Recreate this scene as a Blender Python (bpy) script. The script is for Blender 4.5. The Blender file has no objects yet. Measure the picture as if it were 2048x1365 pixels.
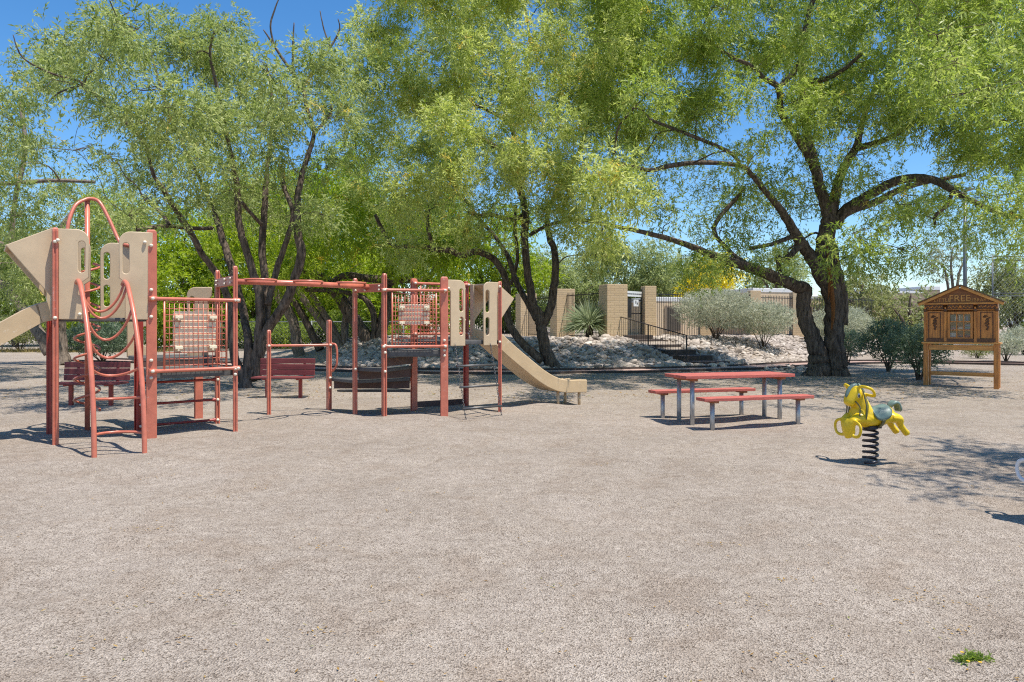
import bpy, bmesh, math, random
import numpy as np
from mathutils import Vector, Matrix

# ------------------------------------------------------------------ camera, sky, sun, exposure
SC = bpy.context.scene
F, HX, HY, EYE = 1536.0, 1024.0, 650.0, 1.57      # focal length, vanishing column and horizon row (pixels of a 2048 wide frame), eye height
cam_d = bpy.data.cameras.new("camera")
cam_d.sensor_width = 36.0
cam_d.lens = F / 2048.0 * 36.0
cam_d.shift_y = -(682.5 - HY) / 2048.0
cam_d.clip_start = 0.05
cam_d.clip_end = 9000.0
cam = bpy.data.objects.new("camera", cam_d)
SC.collection.objects.link(cam)
cam.location = (0, 0, EYE)
cam.rotation_euler = (math.radians(90), 0, 0)
SC.camera = cam

SUN_TO = Vector((0.29, -0.18, 0.94)).normalized()
world = bpy.data.worlds.new("World")
SC.world = world
world.use_nodes = True
wn = world.node_tree
bg = wn.nodes.get("Background")
sky = wn.nodes.new("ShaderNodeTexSky")
sky.sky_type = 'NISHITA'
sky.sun_disc = False
sky.sun_elevation = math.asin(SUN_TO.z)
sky.sun_rotation = math.atan2(SUN_TO.x, SUN_TO.y)
sky.altitude = 800
sky.air_density = 1.0
sky.dust_density = 0.3
sky.ozone_density = 3.0
hsv = wn.nodes.new("ShaderNodeHueSaturation")          # clear desert sky: deeper blue than the model's default
hsv.inputs["Saturation"].default_value = 1.28
wn.links.new(sky.outputs[0], hsv.inputs["Color"])
wn.links.new(hsv.outputs[0], bg.inputs[0])
bg.inputs[1].default_value = 0.13
sun_d = bpy.data.lights.new("sun", 'SUN')
sun_d.energy = 4.4
sun_d.angle = math.radians(0.53)
sun_d.color = (1.0, 0.955, 0.88)
sun = bpy.data.objects.new("sun", sun_d)
SC.collection.objects.link(sun)
sun.rotation_euler = SUN_TO.to_track_quat('Z', 'Y').to_euler()
sun.location = (10, -10, 30)
SC.view_settings.view_transform = 'Standard'
SC.view_settings.look = 'None'
SC.view_settings.exposure = 0.5
SC.view_settings.gamma = 1.0
SC.cycles.max_bounces = 8
SC.cycles.diffuse_bounces = 4
SC.cycles.transparent_max_bounces = 8
SC.cycles.use_adaptive_sampling = False
SC.cycles.use_denoising = False
SC.cycles.filter_width = 1.15
SC.cycles.sample_clamp_indirect = 4.0

RNG = np.random.default_rng(7)
random.seed(7)
def W(px, py, Y):
    return ((px - HX) * Y / F, Y, EYE + (HY - py) * Y / F)
def G(px, py, z=0.0):
    Y = F * (EYE - z) / (py - HY)
    return ((px - HX) * Y / F, Y, z)

# ------------------------------------------------------------------ materials
def new_mat(name):
    m = bpy.data.materials.new(name)
    m.use_nodes = True
    nt = m.node_tree
    return m, nt, nt.nodes["Principled BSDF"]

def nd(nt, typ, **kw):
    n = nt.nodes.new(typ)
    for k, v in kw.items():
        setattr(n, k, v)
    return n

def ramp(nt, src, stops):
    r = nd(nt, "ShaderNodeValToRGB")
    e = r.color_ramp.elements
    while len(e) < len(stops):
        e.new(0.5)
    for i, (p, c) in enumerate(stops):
        e[i].position = p
        e[i].color = (*c, 1)
    nt.links.new(src, r.inputs[0])
    return r

def surf(name, col, rough=0.5, var=0.15, scale=6.0, bump=0.0, bscale=60.0, metal=0.0, stretch=(1, 1, 1), dark=None, spec=0.5, wear=None):
    """colour with a noise variation plus a fine bump; wear = (colour, threshold) adds rubbed and chipped patches"""
    m, nt, p = new_mat(name)
    tc = nd(nt, "ShaderNodeTexCoord")
    mp = nd(nt, "ShaderNodeMapping")
    mp.inputs["Scale"].default_value = stretch
    nt.links.new(tc.outputs["Object"], mp.inputs[0])
    n1 = nd(nt, "ShaderNodeTexNoise")
    n1.inputs["Scale"].default_value = scale
    n1.inputs["Detail"].default_value = 6
    n1.inputs["Roughness"].default_value = 0.65
    nt.links.new(mp.outputs[0], n1.inputs["Vector"])
    lo = dark if dark else tuple(c * (1 - var) for c in col)
    hi = tuple(min(1, c * (1 + var)) for c in col)
    r = ramp(nt, n1.outputs["Fac"], [(0.3, lo), (0.7, hi)])
    nt.links.new(r.outputs[0], p.inputs["Base Color"])
    if wear:
        n3 = nd(nt, "ShaderNodeTexNoise")
        n3.inputs["Scale"].default_value = 11
        n3.inputs["Detail"].default_value = 9
        n3.inputs["Roughness"].default_value = 0.78
        nt.links.new(mp.outputs[0], n3.inputs["Vector"])
        k = ramp(nt, n3.outputs["Fac"], [(wear[1], (0, 0, 0)), (wear[1] + 0.07, (1, 1, 1))])
        mw = nd(nt, "ShaderNodeMix", data_type='RGBA')
        nt.links.new(k.outputs[0], mw.inputs[0]); nt.links.new(r.outputs[0], mw.inputs[6]); mw.inputs[7].default_value = (*wear[0], 1)
        nt.links.new(mw.outputs[2], p.inputs["Base Color"])
    p.inputs["Roughness"].default_value = rough
    p.inputs["Metallic"].default_value = metal
    p.inputs["Specular IOR Level"].default_value = spec
    if bump > 0:
        n2 = nd(nt, "ShaderNodeTexNoise")
        n2.inputs["Scale"].default_value = bscale
        n2.inputs["Detail"].default_value = 4
        nt.links.new(mp.outputs[0], n2.inputs["Vector"])
        b = nd(nt, "ShaderNodeBump")
        b.inputs["Strength"].default_value = bump
        b.inputs["Distance"].default_value = 0.02
        nt.links.new(n2.outputs["Fac"], b.inputs["Height"])
        nt.links.new(b.outputs[0], p.inputs["Normal"])
    return m

def leaf_mat(name, stops, trans=0.35):
    trans = min(0.5, trans + 0.06)
    m, nt, p = new_mat(name)
    at = nd(nt, "ShaderNodeAttribute", attribute_name="tint")
    r = ramp(nt, at.outputs["Fac"], stops)
    nt.links.new(r.outputs[0], p.inputs["Base Color"])
    p.inputs["Roughness"].default_value = 0.45
    p.inputs["Specular IOR Level"].default_value = 0.35
    t = nd(nt, "ShaderNodeBsdfTranslucent")
    hs = nd(nt, "ShaderNodeHueSaturation")
    hs.inputs["Saturation"].default_value = 1.1
    hs.inputs["Value"].default_value = 1.35
    nt.links.new(r.outputs[0], hs.inputs["Color"])
    nt.links.new(hs.outputs[0], t.inputs[0])
    mx = nd(nt, "ShaderNodeMixShader")
    mx.inputs[0].default_value = trans
    nt.links.new(p.outputs[0], mx.inputs[1])
    nt.links.new(t.outputs[0], mx.inputs[2])
    nt.links.new(mx.outputs[0], nt.nodes["Material Output"].inputs["Surface"])
    return m

M = {}
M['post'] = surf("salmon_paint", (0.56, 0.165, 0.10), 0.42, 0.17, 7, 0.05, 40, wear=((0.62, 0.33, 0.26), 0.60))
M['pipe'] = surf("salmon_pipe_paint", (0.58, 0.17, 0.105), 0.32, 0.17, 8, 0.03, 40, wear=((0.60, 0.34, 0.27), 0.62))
M['red'] = surf("deep_red_and_shaded_salmon", (0.34, 0.04, 0.03), 0.4, 0.15, 5, 0.05, 40)  # own red of bench legs; on rear posts, shade put into the colour
M['tan'] = surf("tan_plastic", (0.57, 0.425, 0.265), 0.45, 0.10, 3, 0.06, 90, wear=((0.44, 0.33, 0.21), 0.61))
M['slide'] = surf("slide_plastic", (0.56, 0.40, 0.225), 0.4, 0.10, 3, 0.05, 60, wear=((0.66, 0.52, 0.36), 0.58))
M['cream'] = surf("cream_plastic", (0.82, 0.69, 0.48), 0.4, 0.05, 6)
M['bolt'] = surf("cream_cap", (0.75, 0.66, 0.52), 0.35, 0.05, 9)
M['deck'] = surf("deck_vinyl", (0.09, 0.085, 0.08), 0.6, 0.3, 14, 0.2, 80)
M['riser'] = surf("dark_riser", (0.10, 0.055, 0.045), 0.6, 0.3, 6, 0.1, 60)
M['galv'] = surf("galvanised_steel", (0.42, 0.42, 0.41), 0.45, 0.2, 9, 0.05, 50, metal=0.5)
M['rust'] = surf("rusty_bracket", (0.36, 0.13, 0.05), 0.8, 0.4, 20, 0.2, 60)
M['chain'] = surf("chain_steel", (0.13, 0.125, 0.12), 0.45, 0.2, 9, metal=0.6)
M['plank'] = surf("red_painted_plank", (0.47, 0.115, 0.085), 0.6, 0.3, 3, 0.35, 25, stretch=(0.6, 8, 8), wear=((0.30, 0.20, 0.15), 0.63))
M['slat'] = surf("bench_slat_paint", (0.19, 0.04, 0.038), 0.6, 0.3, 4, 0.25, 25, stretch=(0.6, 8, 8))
M['yellow'] = surf("yellow_plastic", (0.82, 0.545, 0.012), 0.38, 0.10, 5, 0.03, 40, wear=((0.72, 0.56, 0.10), 0.60))
M['teal'] = surf("teal_grey_plastic", (0.15, 0.21, 0.175), 0.4, 0.1, 7)
M['strap'] = surf("olive_strap_paint", (0.13, 0.12, 0.05), 0.45, 0.15, 9)
M['eye'] = surf("black_gloss", (0.02, 0.02, 0.02), 0.25, 0.1, 9)
M['white'] = surf("white_plastic", (0.72, 0.73, 0.75), 0.35, 0.06, 5)
M['spring'] = surf("black_spring_steel", (0.035, 0.035, 0.045), 0.3, 0.2, 9, metal=0.4)
M['bark'] = surf("mesquite_bark", (0.15, 0.115, 0.09), 0.95, 0.5, 7, 1.0, 16, stretch=(2.2, 2.2, 0.45), dark=(0.018, 0.013, 0.010), spec=0.1)
M['bark_grey'] = surf("grey_bark", (0.24, 0.19, 0.15), 0.95, 0.4, 7, 0.8, 14, stretch=(2, 2, 0.5), dark=(0.07, 0.055, 0.045), spec=0.1)
M['heart'] = surf("orange_heartwood", (0.20, 0.085, 0.032), 0.9, 0.4, 8, 0.5, 20, stretch=(3, 3, 0.4), spec=0.1)
M['stem'] = surf("shrub_stem", (0.10, 0.075, 0.055), 0.95, 0.4, 10, spec=0.1)
M['wood'] = surf("oak_wood", (0.58, 0.22, 0.042), 0.45, 0.45, 3, 0.15, 18, stretch=(9, 9, 0.7), dark=(0.25, 0.088, 0.02))
M['wood_h'] = surf("oak_wood_rail", (0.66, 0.31, 0.078), 0.5, 0.4, 3, 0.15, 18, stretch=(0.7, 9, 9), dark=(0.36, 0.15, 0.038))
M['wood_dark'] = surf("dark_carved_oak", (0.13, 0.05, 0.018), 0.45, 0.5, 30, 0.5, 45, dark=(0.045, 0.018, 0.008))
M['gable'] = surf("stained_gable_wood", (0.26, 0.10, 0.028), 0.5, 0.4, 3, 0.15, 18, stretch=(0.8, 9, 9), dark=(0.14, 0.05, 0.014))
M['gold'] = surf("gilded_lettering", (0.62, 0.30, 0.08), 0.5, 0.2, 12)
M['shingle'] = surf("worn_roof_board", (0.17, 0.10, 0.055), 0.8, 0.3, 9, 0.3, 20)
M['iron'] = surf("black_iron", (0.018, 0.018, 0.02), 0.45, 0.2, 9)
M['stucco'] = surf("tan_stucco", (0.66, 0.50, 0.33), 0.9, 0.08, 2, 0.2, 40)
M['white_roof'] = surf("white_roof_coating", (0.72, 0.71, 0.69), 0.7, 0.05, 2)
M['brown_wall'] = surf("brown_stucco", (0.32, 0.24, 0.17), 0.9, 0.1, 2, 0.1, 30)
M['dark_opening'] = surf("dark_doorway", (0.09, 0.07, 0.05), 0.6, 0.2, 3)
M['sign_white'] = surf("white_sign_paint", (0.75, 0.76, 0.76), 0.5, 0.04, 4)
M['sign_ink'] = surf("sign_ink", (0.05, 0.05, 0.06), 0.6, 0.1, 4)
M['timber'] = surf("dark_timber_step", (0.07, 0.05, 0.04), 0.85, 0.4, 5, 0.4, 20)
M['steel_grey'] = surf("grey_steel_post", (0.16, 0.17, 0.18), 0.5, 0.1, 5, metal=0.3)
M['wire'] = surf("fence_wire", (0.22, 0.23, 0.22), 0.5, 0.1, 5, metal=0.3)
M['mountain'] = surf("mountain_rock", (0.26, 0.27, 0.33), 1.0, 0.25, 0.01, spec=0.0)
M['dry_grass'] = leaf_mat("dry_grass_blades", [(0, (0.20, 0.15, 0.05)), (1, (0.42, 0.33, 0.12))], 0.2)

# slump block for the pool pillars
def block_mat():
    m, nt, p = new_mat("slump_block")
    tc = nd(nt, "ShaderNodeTexCoord")
    sep = nd(nt, "ShaderNodeSeparateXYZ")
    nt.links.new(tc.outputs["Object"], sep.inputs[0])
    add = nd(nt, "ShaderNodeMath", operation='ADD')
    nt.links.new(sep.outputs[0], add.inputs[0]); nt.links.new(sep.outputs[1], add.inputs[1])
    cmb = nd(nt, "ShaderNodeCombineXYZ")
    nt.links.new(add.outputs[0], cmb.inputs[0]); nt.links.new(sep.outputs[2], cmb.inputs[1])
    br = nd(nt, "ShaderNodeTexBrick")
    br.inputs["Scale"].default_value = 1.0
    br.inputs["Brick Width"].default_value = 0.42
    br.inputs["Row Height"].default_value = 0.105
    br.inputs["Mortar Size"].default_value = 0.009
    br.inputs["Mortar Smooth"].default_value = 0.6
    br.inputs["Color1"].default_value = (0.67, 0.50, 0.32, 1)
    br.inputs["Color2"].default_value = (0.61, 0.45, 0.285, 1)
    br.inputs["Mortar"].default_value = (0.46, 0.345, 0.22, 1)
    nt.links.new(cmb.outputs[0], br.inputs["Vector"])
    nt.links.new(br.outputs["Color"], p.inputs["Base Color"])
    p.inputs["Roughness"].default_value = 0.9
    b = nd(nt, "ShaderNodeBump"); b.inputs["Strength"].default_value = 0.5; b.inputs["Distance"].default_value = 0.02; b.invert = True
    nt.links.new(br.outputs["Fac"], b.inputs["Height"])
    nt.links.new(b.outputs[0], p.inputs["Normal"])
    return m
M['block'] = block_mat()

def paver_mat():
    m, nt, p = new_mat("brick_paving")
    tc = nd(nt, "ShaderNodeTexCoord")
    br = nd(nt, "ShaderNodeTexBrick")
    br.inputs["Scale"].default_value = 1.0
    br.inputs["Brick Width"].default_value = 0.22
    br.inputs["Row Height"].default_value = 0.11
    br.inputs["Mortar Size"].default_value = 0.006
    br.inputs["Color1"].default_value = (0.42, 0.25, 0.19, 1)
    br.inputs["Color2"].default_value = (0.46, 0.31, 0.25, 1)
    br.inputs["Mortar"].default_value = (0.38, 0.31, 0.26, 1)
    nt.links.new(tc.outputs["Object"], br.inputs["Vector"])
    nt.links.new(br.outputs["Color"], p.inputs["Base Color"])
    p.inputs["Roughness"].default_value = 0.9
    return m
M['paver'] = paver_mat()

def sand_mat():
    m, nt, p = new_mat("coarse_sand")
    tc = nd(nt, "ShaderNodeTexCoord")
    big = nd(nt, "ShaderNodeTexNoise"); big.inputs["Scale"].default_value = 0.45; big.inputs["Detail"].default_value = 5
    mid = nd(nt, "ShaderNodeTexNoise"); mid.inputs["Scale"].default_value = 9.0; mid.inputs["Detail"].default_value = 6; mid.inputs["Roughness"].default_value = 0.7
    vor = nd(nt, "ShaderNodeTexVoronoi"); vor.inputs["Scale"].default_value = 130.0; vor.inputs["Randomness"].default_value = 1.0
    vor2 = nd(nt, "ShaderNodeTexVoronoi"); vor2.inputs["Scale"].default_value = 66.0
    fin = nd(nt, "ShaderNodeTexNoise"); fin.inputs["Scale"].default_value = 150.0; fin.inputs["Detail"].default_value = 3
    for n in (big, mid, vor, vor2, fin):
        nt.links.new(tc.outputs["Object"], n.inputs["Vector"])
    c1 = ramp(nt, big.outputs["Fac"], [(0.3, (0.405, 0.35, 0.296)), (0.5, (0.445, 0.387, 0.328)), (0.72, (0.48, 0.418, 0.358))])
    sepc = nd(nt, "ShaderNodeSeparateColor")
    nt.links.new(vor.outputs["Color"], sepc.inputs[0])
    c2 = ramp(nt, sepc.outputs[0], [(0.0, (0.30, 0.26, 0.22)), (0.14, (0.60, 0.56, 0.52)), (0.5, (0.97, 0.955, 0.935)), (1.0, (1.30, 1.275, 1.24))])  # random grain tones; the darkest paint in shadowed cracks
    mul = nd(nt, "ShaderNodeMix", data_type='RGBA', blend_type='MULTIPLY')
    mul.inputs[0].default_value = 0.9
    nt.links.new(c1.outputs[0], mul.inputs[6]); nt.links.new(c2.outputs[0], mul.inputs[7])
    c3 = ramp(nt, mid.outputs["Fac"], [(0.32, (0.80, 0.77, 0.75)), (0.62, (1.06, 1.05, 1.04))])
    mul2 = nd(nt, "ShaderNodeMix", data_type='RGBA', blend_type='MULTIPLY')
    mul2.inputs[0].default_value = 1.0
    nt.links.new(mul.outputs[2], mul2.inputs[6]); nt.links.new(c3.outputs[0], mul2.inputs[7])
    scf = nd(nt, "ShaderNodeTexNoise"); scf.inputs["Scale"].default_value = 1.7; scf.inputs["Detail"].default_value = 7; scf.inputs["Roughness"].default_value = 0.6; scf.inputs["Distortion"].default_value = 0.8
    nt.links.new(tc.outputs["Object"], scf.inputs["Vector"])
    c4 = ramp(nt, scf.outputs["Fac"], [(0.32, (0.90, 0.865, 0.83)), (0.5, (0.985, 0.98, 0.97)), (0.66, (1.05, 1.05, 1.05))])   # scuffed, dusty and litter-stained patches
    mul3 = nd(nt, "ShaderNodeMix", data_type='RGBA', blend_type='MULTIPLY')
    mul3.inputs[0].default_value = 1.0
    nt.links.new(mul2.outputs[2], mul3.inputs[6]); nt.links.new(c4.outputs[0], mul3.inputs[7])
    nt.links.new(mul3.outputs[2], p.inputs["Base Color"])
    p.inputs["Roughness"].default_value = 1.0
    p.inputs["Specular IOR Level"].default_value = 0.1
    h1 = nd(nt, "ShaderNodeMath", operation='MULTIPLY'); h1.inputs[1].default_value = 0.5
    nt.links.new(vor2.outputs["Distance"], h1.inputs[0])
    h2 = nd(nt, "ShaderNodeMath", operation='ADD')
    nt.links.new(h1.outputs[0], h2.inputs[0]); nt.links.new(vor.outputs["Distance"], h2.inputs[1])
    h3 = nd(nt, "ShaderNodeMath", operation='ADD')
    nt.links.new(h2.outputs[0], h3.inputs[0]); nt.links.new(mid.outputs["Fac"], h3.inputs[1])
    b = nd(nt, "ShaderNodeBump"); b.inputs["Strength"].default_value = 0.75; b.inputs["Distance"].default_value = 0.018
    nt.links.new(h3.outputs[0], b.inputs["Height"])
    nt.links.new(b.outputs[0], p.inputs["Normal"])
    return m
M['sand'] = sand_mat()

def rock_mat():
    m, nt, p = new_mat("river_rock")
    at = nd(nt, "ShaderNodeAttribute", attribute_name="tint")
    r = ramp(nt, at.outputs["Fac"], [(0, (0.13, 0.105, 0.085)), (0.35, (0.31, 0.255, 0.21)), (0.75, (0.49, 0.415, 0.35)), (1, (0.64, 0.565, 0.49))])
    nt.links.new(r.outputs[0], p.inputs["Base Color"])
    p.inputs["Roughness"].default_value = 0.9
    return m
M['rock'] = rock_mat()

# ------------------------------------------------------------------ object helpers
COL = SC.collection
def tag(o, label=None, cat=None, group=None, kind=None):
    if label: o['label'] = label
    if cat: o['category'] = cat
    if group: o['group'] = group
    if kind: o['kind'] = kind
    return o

def empty(name, loc, label, cat, group=None, rz=0.0):
    o = bpy.data.objects.new(name, None)
    COL.objects.link(o)
    o.location = loc
    o.rotation_euler = (0, 0, rz)
    o.empty_display_size = 0.2
    return tag(o, label, cat, group)

def origin(o):
    v = Vector((0, 0, 0))
    while o is not None:
        v = v + Vector(o.location)
        o = o.parent
    return v

class MB:
    """collects shapes and links them as ONE mesh object"""
    def __init__(self):
        self.v = []
        self.f = []
        self.smooth = []
    def add(self, vs, fs, smooth=False):
        b = len(self.v)
        self.v.extend([tuple(p) for p in vs])
        for f in fs:
            self.f.append(tuple(i + b for i in f))
            self.smooth.append(smooth)
        return self
    def box(self, c, s, rz=0.0, mat=None):
        hx, hy, hz = s[0] / 2, s[1] / 2, s[2] / 2
        pts = [Vector((x, y, z)) for x in (-hx, hx) for y in (-hy, hy) for z in (-hz, hz)]
        if mat is not None:
            pts = [mat @ p for p in pts]
        R = Matrix.Rotation(rz, 3, 'Z')
        pts = [R @ p + Vector(c) for p in pts]
        return self.add(pts, [(0, 1, 3, 2), (4, 6, 7, 5), (0, 4, 5, 1), (2, 3, 7, 6), (0, 2, 6, 4), (1, 5, 7, 3)])
    def bar(self, a, b, w, h, up=(0, 0, 1)):
        a, b = Vector(a), Vector(b)
        t = (b - a).normalized()
        u = Vector(up)
        if abs(t.dot(u)) > 0.98:
            u = Vector((1, 0, 0))
        s = t.cross(u).normalized()
        u = s.cross(t).normalized()
        pts = []
        for p in (a, b):
            for x, y in ((-1, -1), (1, -1), (1, 1), (-1, 1)):
                pts.append(p + s * (x * w / 2) + u * (y * h / 2))
        return self.add(pts, [(3, 2, 1, 0), (4, 5, 6, 7), (0, 1, 5, 4), (1, 2, 6, 5), (2, 3, 7, 6), (3, 0, 4, 7)])
    def tube(self, pts, r, n=8, cap=True, closed=False):
        P = [Vector(p) for p in pts]
        k = len(P)
        R = [r] * k if not hasattr(r, '__len__') else list(r)
        tang = []
        for i in range(k):
            if closed:
                t = P[(i + 1) % k] - P[i - 1]
            else:
                t = P[min(i + 1, k - 1)] - P[max(i - 1, 0)]
            if t.length < 1e-9:
                t = Vector((0, 0, 1))
            tang.append(t.normalized())
        ref = Vector((0, 0, 1)) if abs(tang[0].z) < 0.9 else Vector((1, 0, 0))
        nrm = (ref - tang[0] * ref.dot(tang[0])).normalized()
        vs = []
        for i in range(k):
            nrm = (nrm - tang[i] * nrm.dot(tang[i]))
            nrm = nrm.normalized() if nrm.length > 1e-6 else tang[i].orthogonal().normalized()
            bn = tang[i].cross(nrm)
            for j in range(n):
                a = 2 * math.pi * j / n
                vs.append(P[i] + (nrm * math.cos(a) + bn * math.sin(a)) * R[i])
        fs = []
        rings = k if closed else k - 1
        for i in range(rings):
            i2 = (i + 1) % k
            for j in range(n):
                j2 = (j + 1) % n
                fs.append((i * n + j, i * n + j2, i2 * n + j2, i2 * n + j))
        self.add(vs, fs, True)
        if cap and not closed:
            b = len(self.v) - len(vs)
            self.f.append(tuple(b + j for j in range(n))[::-1]); self.smooth.append(False)
            self.f.append(tuple(b + (k - 1) * n + j for j in range(n))); self.smooth.append(False)
        return self
    def prism(self, poly, z0, z1):
        n = len(poly)
        area = sum(poly[i][0] * poly[(i + 1) % n][1] - poly[(i + 1) % n][0] * poly[i][1] for i in range(n))
        if area < 0:
            poly = poly[::-1]
        vs = [(p[0], p[1], z0) for p in poly] + [(p[0], p[1], z1) for p in poly]
        fs = [tuple(range(n))[::-1], tuple(range(n, 2 * n))] + [(i, (i + 1) % n, n + (i + 1) % n, n + i) for i in range(n)]
        return self.add(vs, fs)
    def ball(self, c, r, sc=(1, 1, 1), nu=10, nv=6):
        vs = [(c[0], c[1], c[2] + r * sc[2])]
        for i in range(1, nv):
            th = math.pi * i / nv
            for j in range(nu):
                a = 2 * math.pi * j / nu
                vs.append((c[0] + r * sc[0] * math.sin(th) * math.cos(a), c[1] + r * sc[1] * math.sin(th) * math.sin(a), c[2] + r * sc[2] * math.cos(th)))
        vs.append((c[0], c[1], c[2] - r * sc[2]))
        fs = []
        for j in range(nu):
            fs.append((0, 1 + j, 1 + (j + 1) % nu))
        for i in range(nv - 2):
            for j in range(nu):
                a = 1 + i * nu; b = a + nu
                fs.append((a + j, b + j, b + (j + 1) % nu, a + (j + 1) % nu))
        b = 1 + (nv - 2) * nu
        for j in range(nu):
            fs.append((len(vs) - 1, b + (j + 1) % nu, b + j))
        return self.add(vs, fs, True)
    def sweep(self, path, prof):
        """closed profile [(side, up)] swept along a path that lies in a vertical plane"""
        P = [Vector(p) for p in path]
        k, n = len(P), len(prof)
        vs = []
        for i in range(k):
            t = (P[min(i + 1, k - 1)] - P[max(i - 1, 0)]).normalized()
            s = t.cross(Vector((0, 0, 1))).normalized()
            u = s.cross(t).normalized()
            for a, b in prof:
                vs.append(P[i] + s * a + u * b)
        fs = [(i * n + j, i * n + (j + 1) % n, (i + 1) * n + (j + 1) % n, (i + 1) * n + j) for i in range(k - 1) for j in range(n)]
        fs.append(tuple(range(n))[::-1])
        fs.append(tuple((k - 1) * n + j for j in range(n)))
        return self.add(vs, fs, False)
    def build(self, name, mat, parent=None, bevel=0.0, world=False, fixn=True):
        me = bpy.data.meshes.new(name)
        v = self.v
        if world and parent is not None:
            o3 = origin(parent)
            v = [(p[0] - o3.x, p[1] - o3.y, p[2] - o3.z) for p in v]
        me.from_pydata(v, [], self.f)
        me.polygons.foreach_set("use_smooth", self.smooth)
        me.update()
        if fixn:
            bm = bmesh.new(); bm.from_mesh(me)
            bmesh.ops.recalc_face_normals(bm, faces=bm.faces)
            bm.to_mesh(me); bm.free()
        me.materials.append(mat)
        o = bpy.data.objects.new(name, me)
        COL.objects.link(o)
        if parent is not None:
            o.parent = parent
        if bevel > 0:
            md = o.modifiers.new("edge", 'BEVEL')
            md.width = bevel; md.segments = 2; md.limit_method = 'ANGLE'; md.angle_limit = math.radians(50)
        return o

def catmull(pts, sub=5):
    P = [np.array(p, float) for p in pts]
    if len(P) < 3:
        return [tuple(p) for p in P]
    out = []
    for i in range(len(P) - 1):
        p0 = P[max(i - 1, 0)]; p1 = P[i]; p2 = P[i + 1]; p3 = P[min(i + 2, len(P) - 1)]
        for s in range(sub):
            t = s / sub
            out.append(0.5 * ((2 * p1) + (-p0 + p2) * t + (2 * p0 - 5 * p1 + 4 * p2 - p3) * t * t + (-p0 + 3 * p1 - 3 * p2 + p3) * t ** 3))
    out.append(P[-1])
    return [tuple(p) for p in out]

def from_curve(o):
    COL.objects.link(o)
    dg = bpy.context.evaluated_depsgraph_get()
    dg.update()
    me = bpy.data.meshes.new_from_object(o.evaluated_get(dg))
    COL.objects.unlink(o)
    return me

def plate_mesh(outline, holes, thick, bev=0.008):
    """flat plate with real slots, rounded edges; u right, v up"""
    cu = bpy.data.curves.new("plate", 'CURVE')
    cu.dimensions = '2D'
    cu.fill_mode = 'BOTH'
    cu.extrude = max(0.001, thick / 2 - bev)
    cu.bevel_depth = bev
    cu.bevel_resolution = 2
    cu.offset = -bev
    for loop in [outline] + holes:
        sp = cu.splines.new('POLY')
        sp.points.add(len(loop) - 1)
        for p, q in zip(sp.points, loop):
            p.co = (q[0], q[1], 0, 1)
        sp.use_cyclic_u = True
    o = bpy.data.objects.new("plate", cu)
    me = from_curve(o)
    bpy.data.objects.remove(o)
    return me

def place_mesh(me, name, mat, parent, mtx):
    me.transform(mtx)
    me.materials.clear()
    me.materials.append(mat)
    o = bpy.data.objects.new(name, me)
    COL.objects.link(o)
    o.parent = parent
    return o

def frame_mtx(orig, u, v, parent=None):
    u = Vector(u).normalized(); v = Vector(v).normalized()
    n = u.cross(v)
    o = Vector(orig)
    if parent is not None:
        o = o - origin(parent)
    return Matrix(((u.x, v.x, n.x, o.x), (u.y, v.y, n.y, o.y), (u.z, v.z, n.z, o.z), (0, 0, 0, 1)))

def capsule(cx, z0, z1, r, n=6):
    pts = [(cx + r * math.cos(math.pi * i / n), z1 - r + r * math.sin(math.pi * i / n)) for i in range(n + 1)]
    pts += [(cx - r * math.cos(math.pi * i / n), z0 + r - r * math.sin(math.pi * i / n)) for i in range(n + 1)]
    return pts

def text_mesh(s, size, depth):
    cu = bpy.data.curves.new("text", 'FONT')
    cu.body = s
    cu.size = size
    cu.extrude = depth
    cu.align_x = 'CENTER'
    o = bpy.data.objects.new("text", cu)
    me = from_curve(o)
    bpy.data.objects.remove(o)
    return me

# ------------------------------------------------------------------ ground
TOE = [(-40, 60), (-16, 40), (-11, 34), (-6, 29.5), (0, 27.2), (4, 27.6), (8, 29.0), (13, 34.0), (18, 40), (24, 50), (40, 75), (90, 160)]
TX = np.array([t[0] for t in TOE], float); TY = np.array([t[1] for t in TOE], float)
MOUND = 0.93
def ground_z(X, Y):
    X = np.asarray(X, float); Y = np.asarray(Y, float)
    toe = np.interp(X, TX, TY)
    t = np.clip((Y - toe) / 5.2, 0, 1)
    left = np.clip((X + 14) / 7.0, 0, 1); left = left * left * (3 - 2 * left)
    right = 1 - np.clip((X - 17) / 10.0, 0, 1)
    z = MOUND * (t * t * (3 - 2 * t)) * left * right
    near = np.clip((30 - Y) / 12, 0, 1)
    u = 0.020 * np.sin(X * 2.1 + 1.3 * np.sin(Y * 0.9)) * np.sin(Y * 1.7 + 0.8 * np.sin(X * 1.1)) + 0.012 * np.sin(X * 5.3 + Y * 2.9) * np.sin(Y * 6.1 - X * 1.7)
    u += 0.010 * np.sin(X * 0.7 - 0.4) * np.cos(Y * 0.8)
    for hx_, hy_, hr, hd in ((1.25, 15.75, 0.55, 0.06), (4.14, 8.87, 0.5, 0.05), (-4.85, 9.45, 0.5, 0.05), (-0.6, 13.4, 0.6, 0.05), (3.9, 11.35, 0.8, 0.03), (3.1, 13.7, 0.8, 0.03), (-8.6, 9.2, 0.7, 0.07)):
        d2 = ((X - hx_) ** 2 + (Y - hy_) ** 2) / hr ** 2                 # ground worn hollow by feet
        u = u - hd * np.exp(-d2) + hd * 0.45 * np.exp(-(np.sqrt(d2) - 1.7) ** 2 * 3)
    return z + u * near
def gz(x, y):
    return float(ground_z(x, y))

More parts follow.
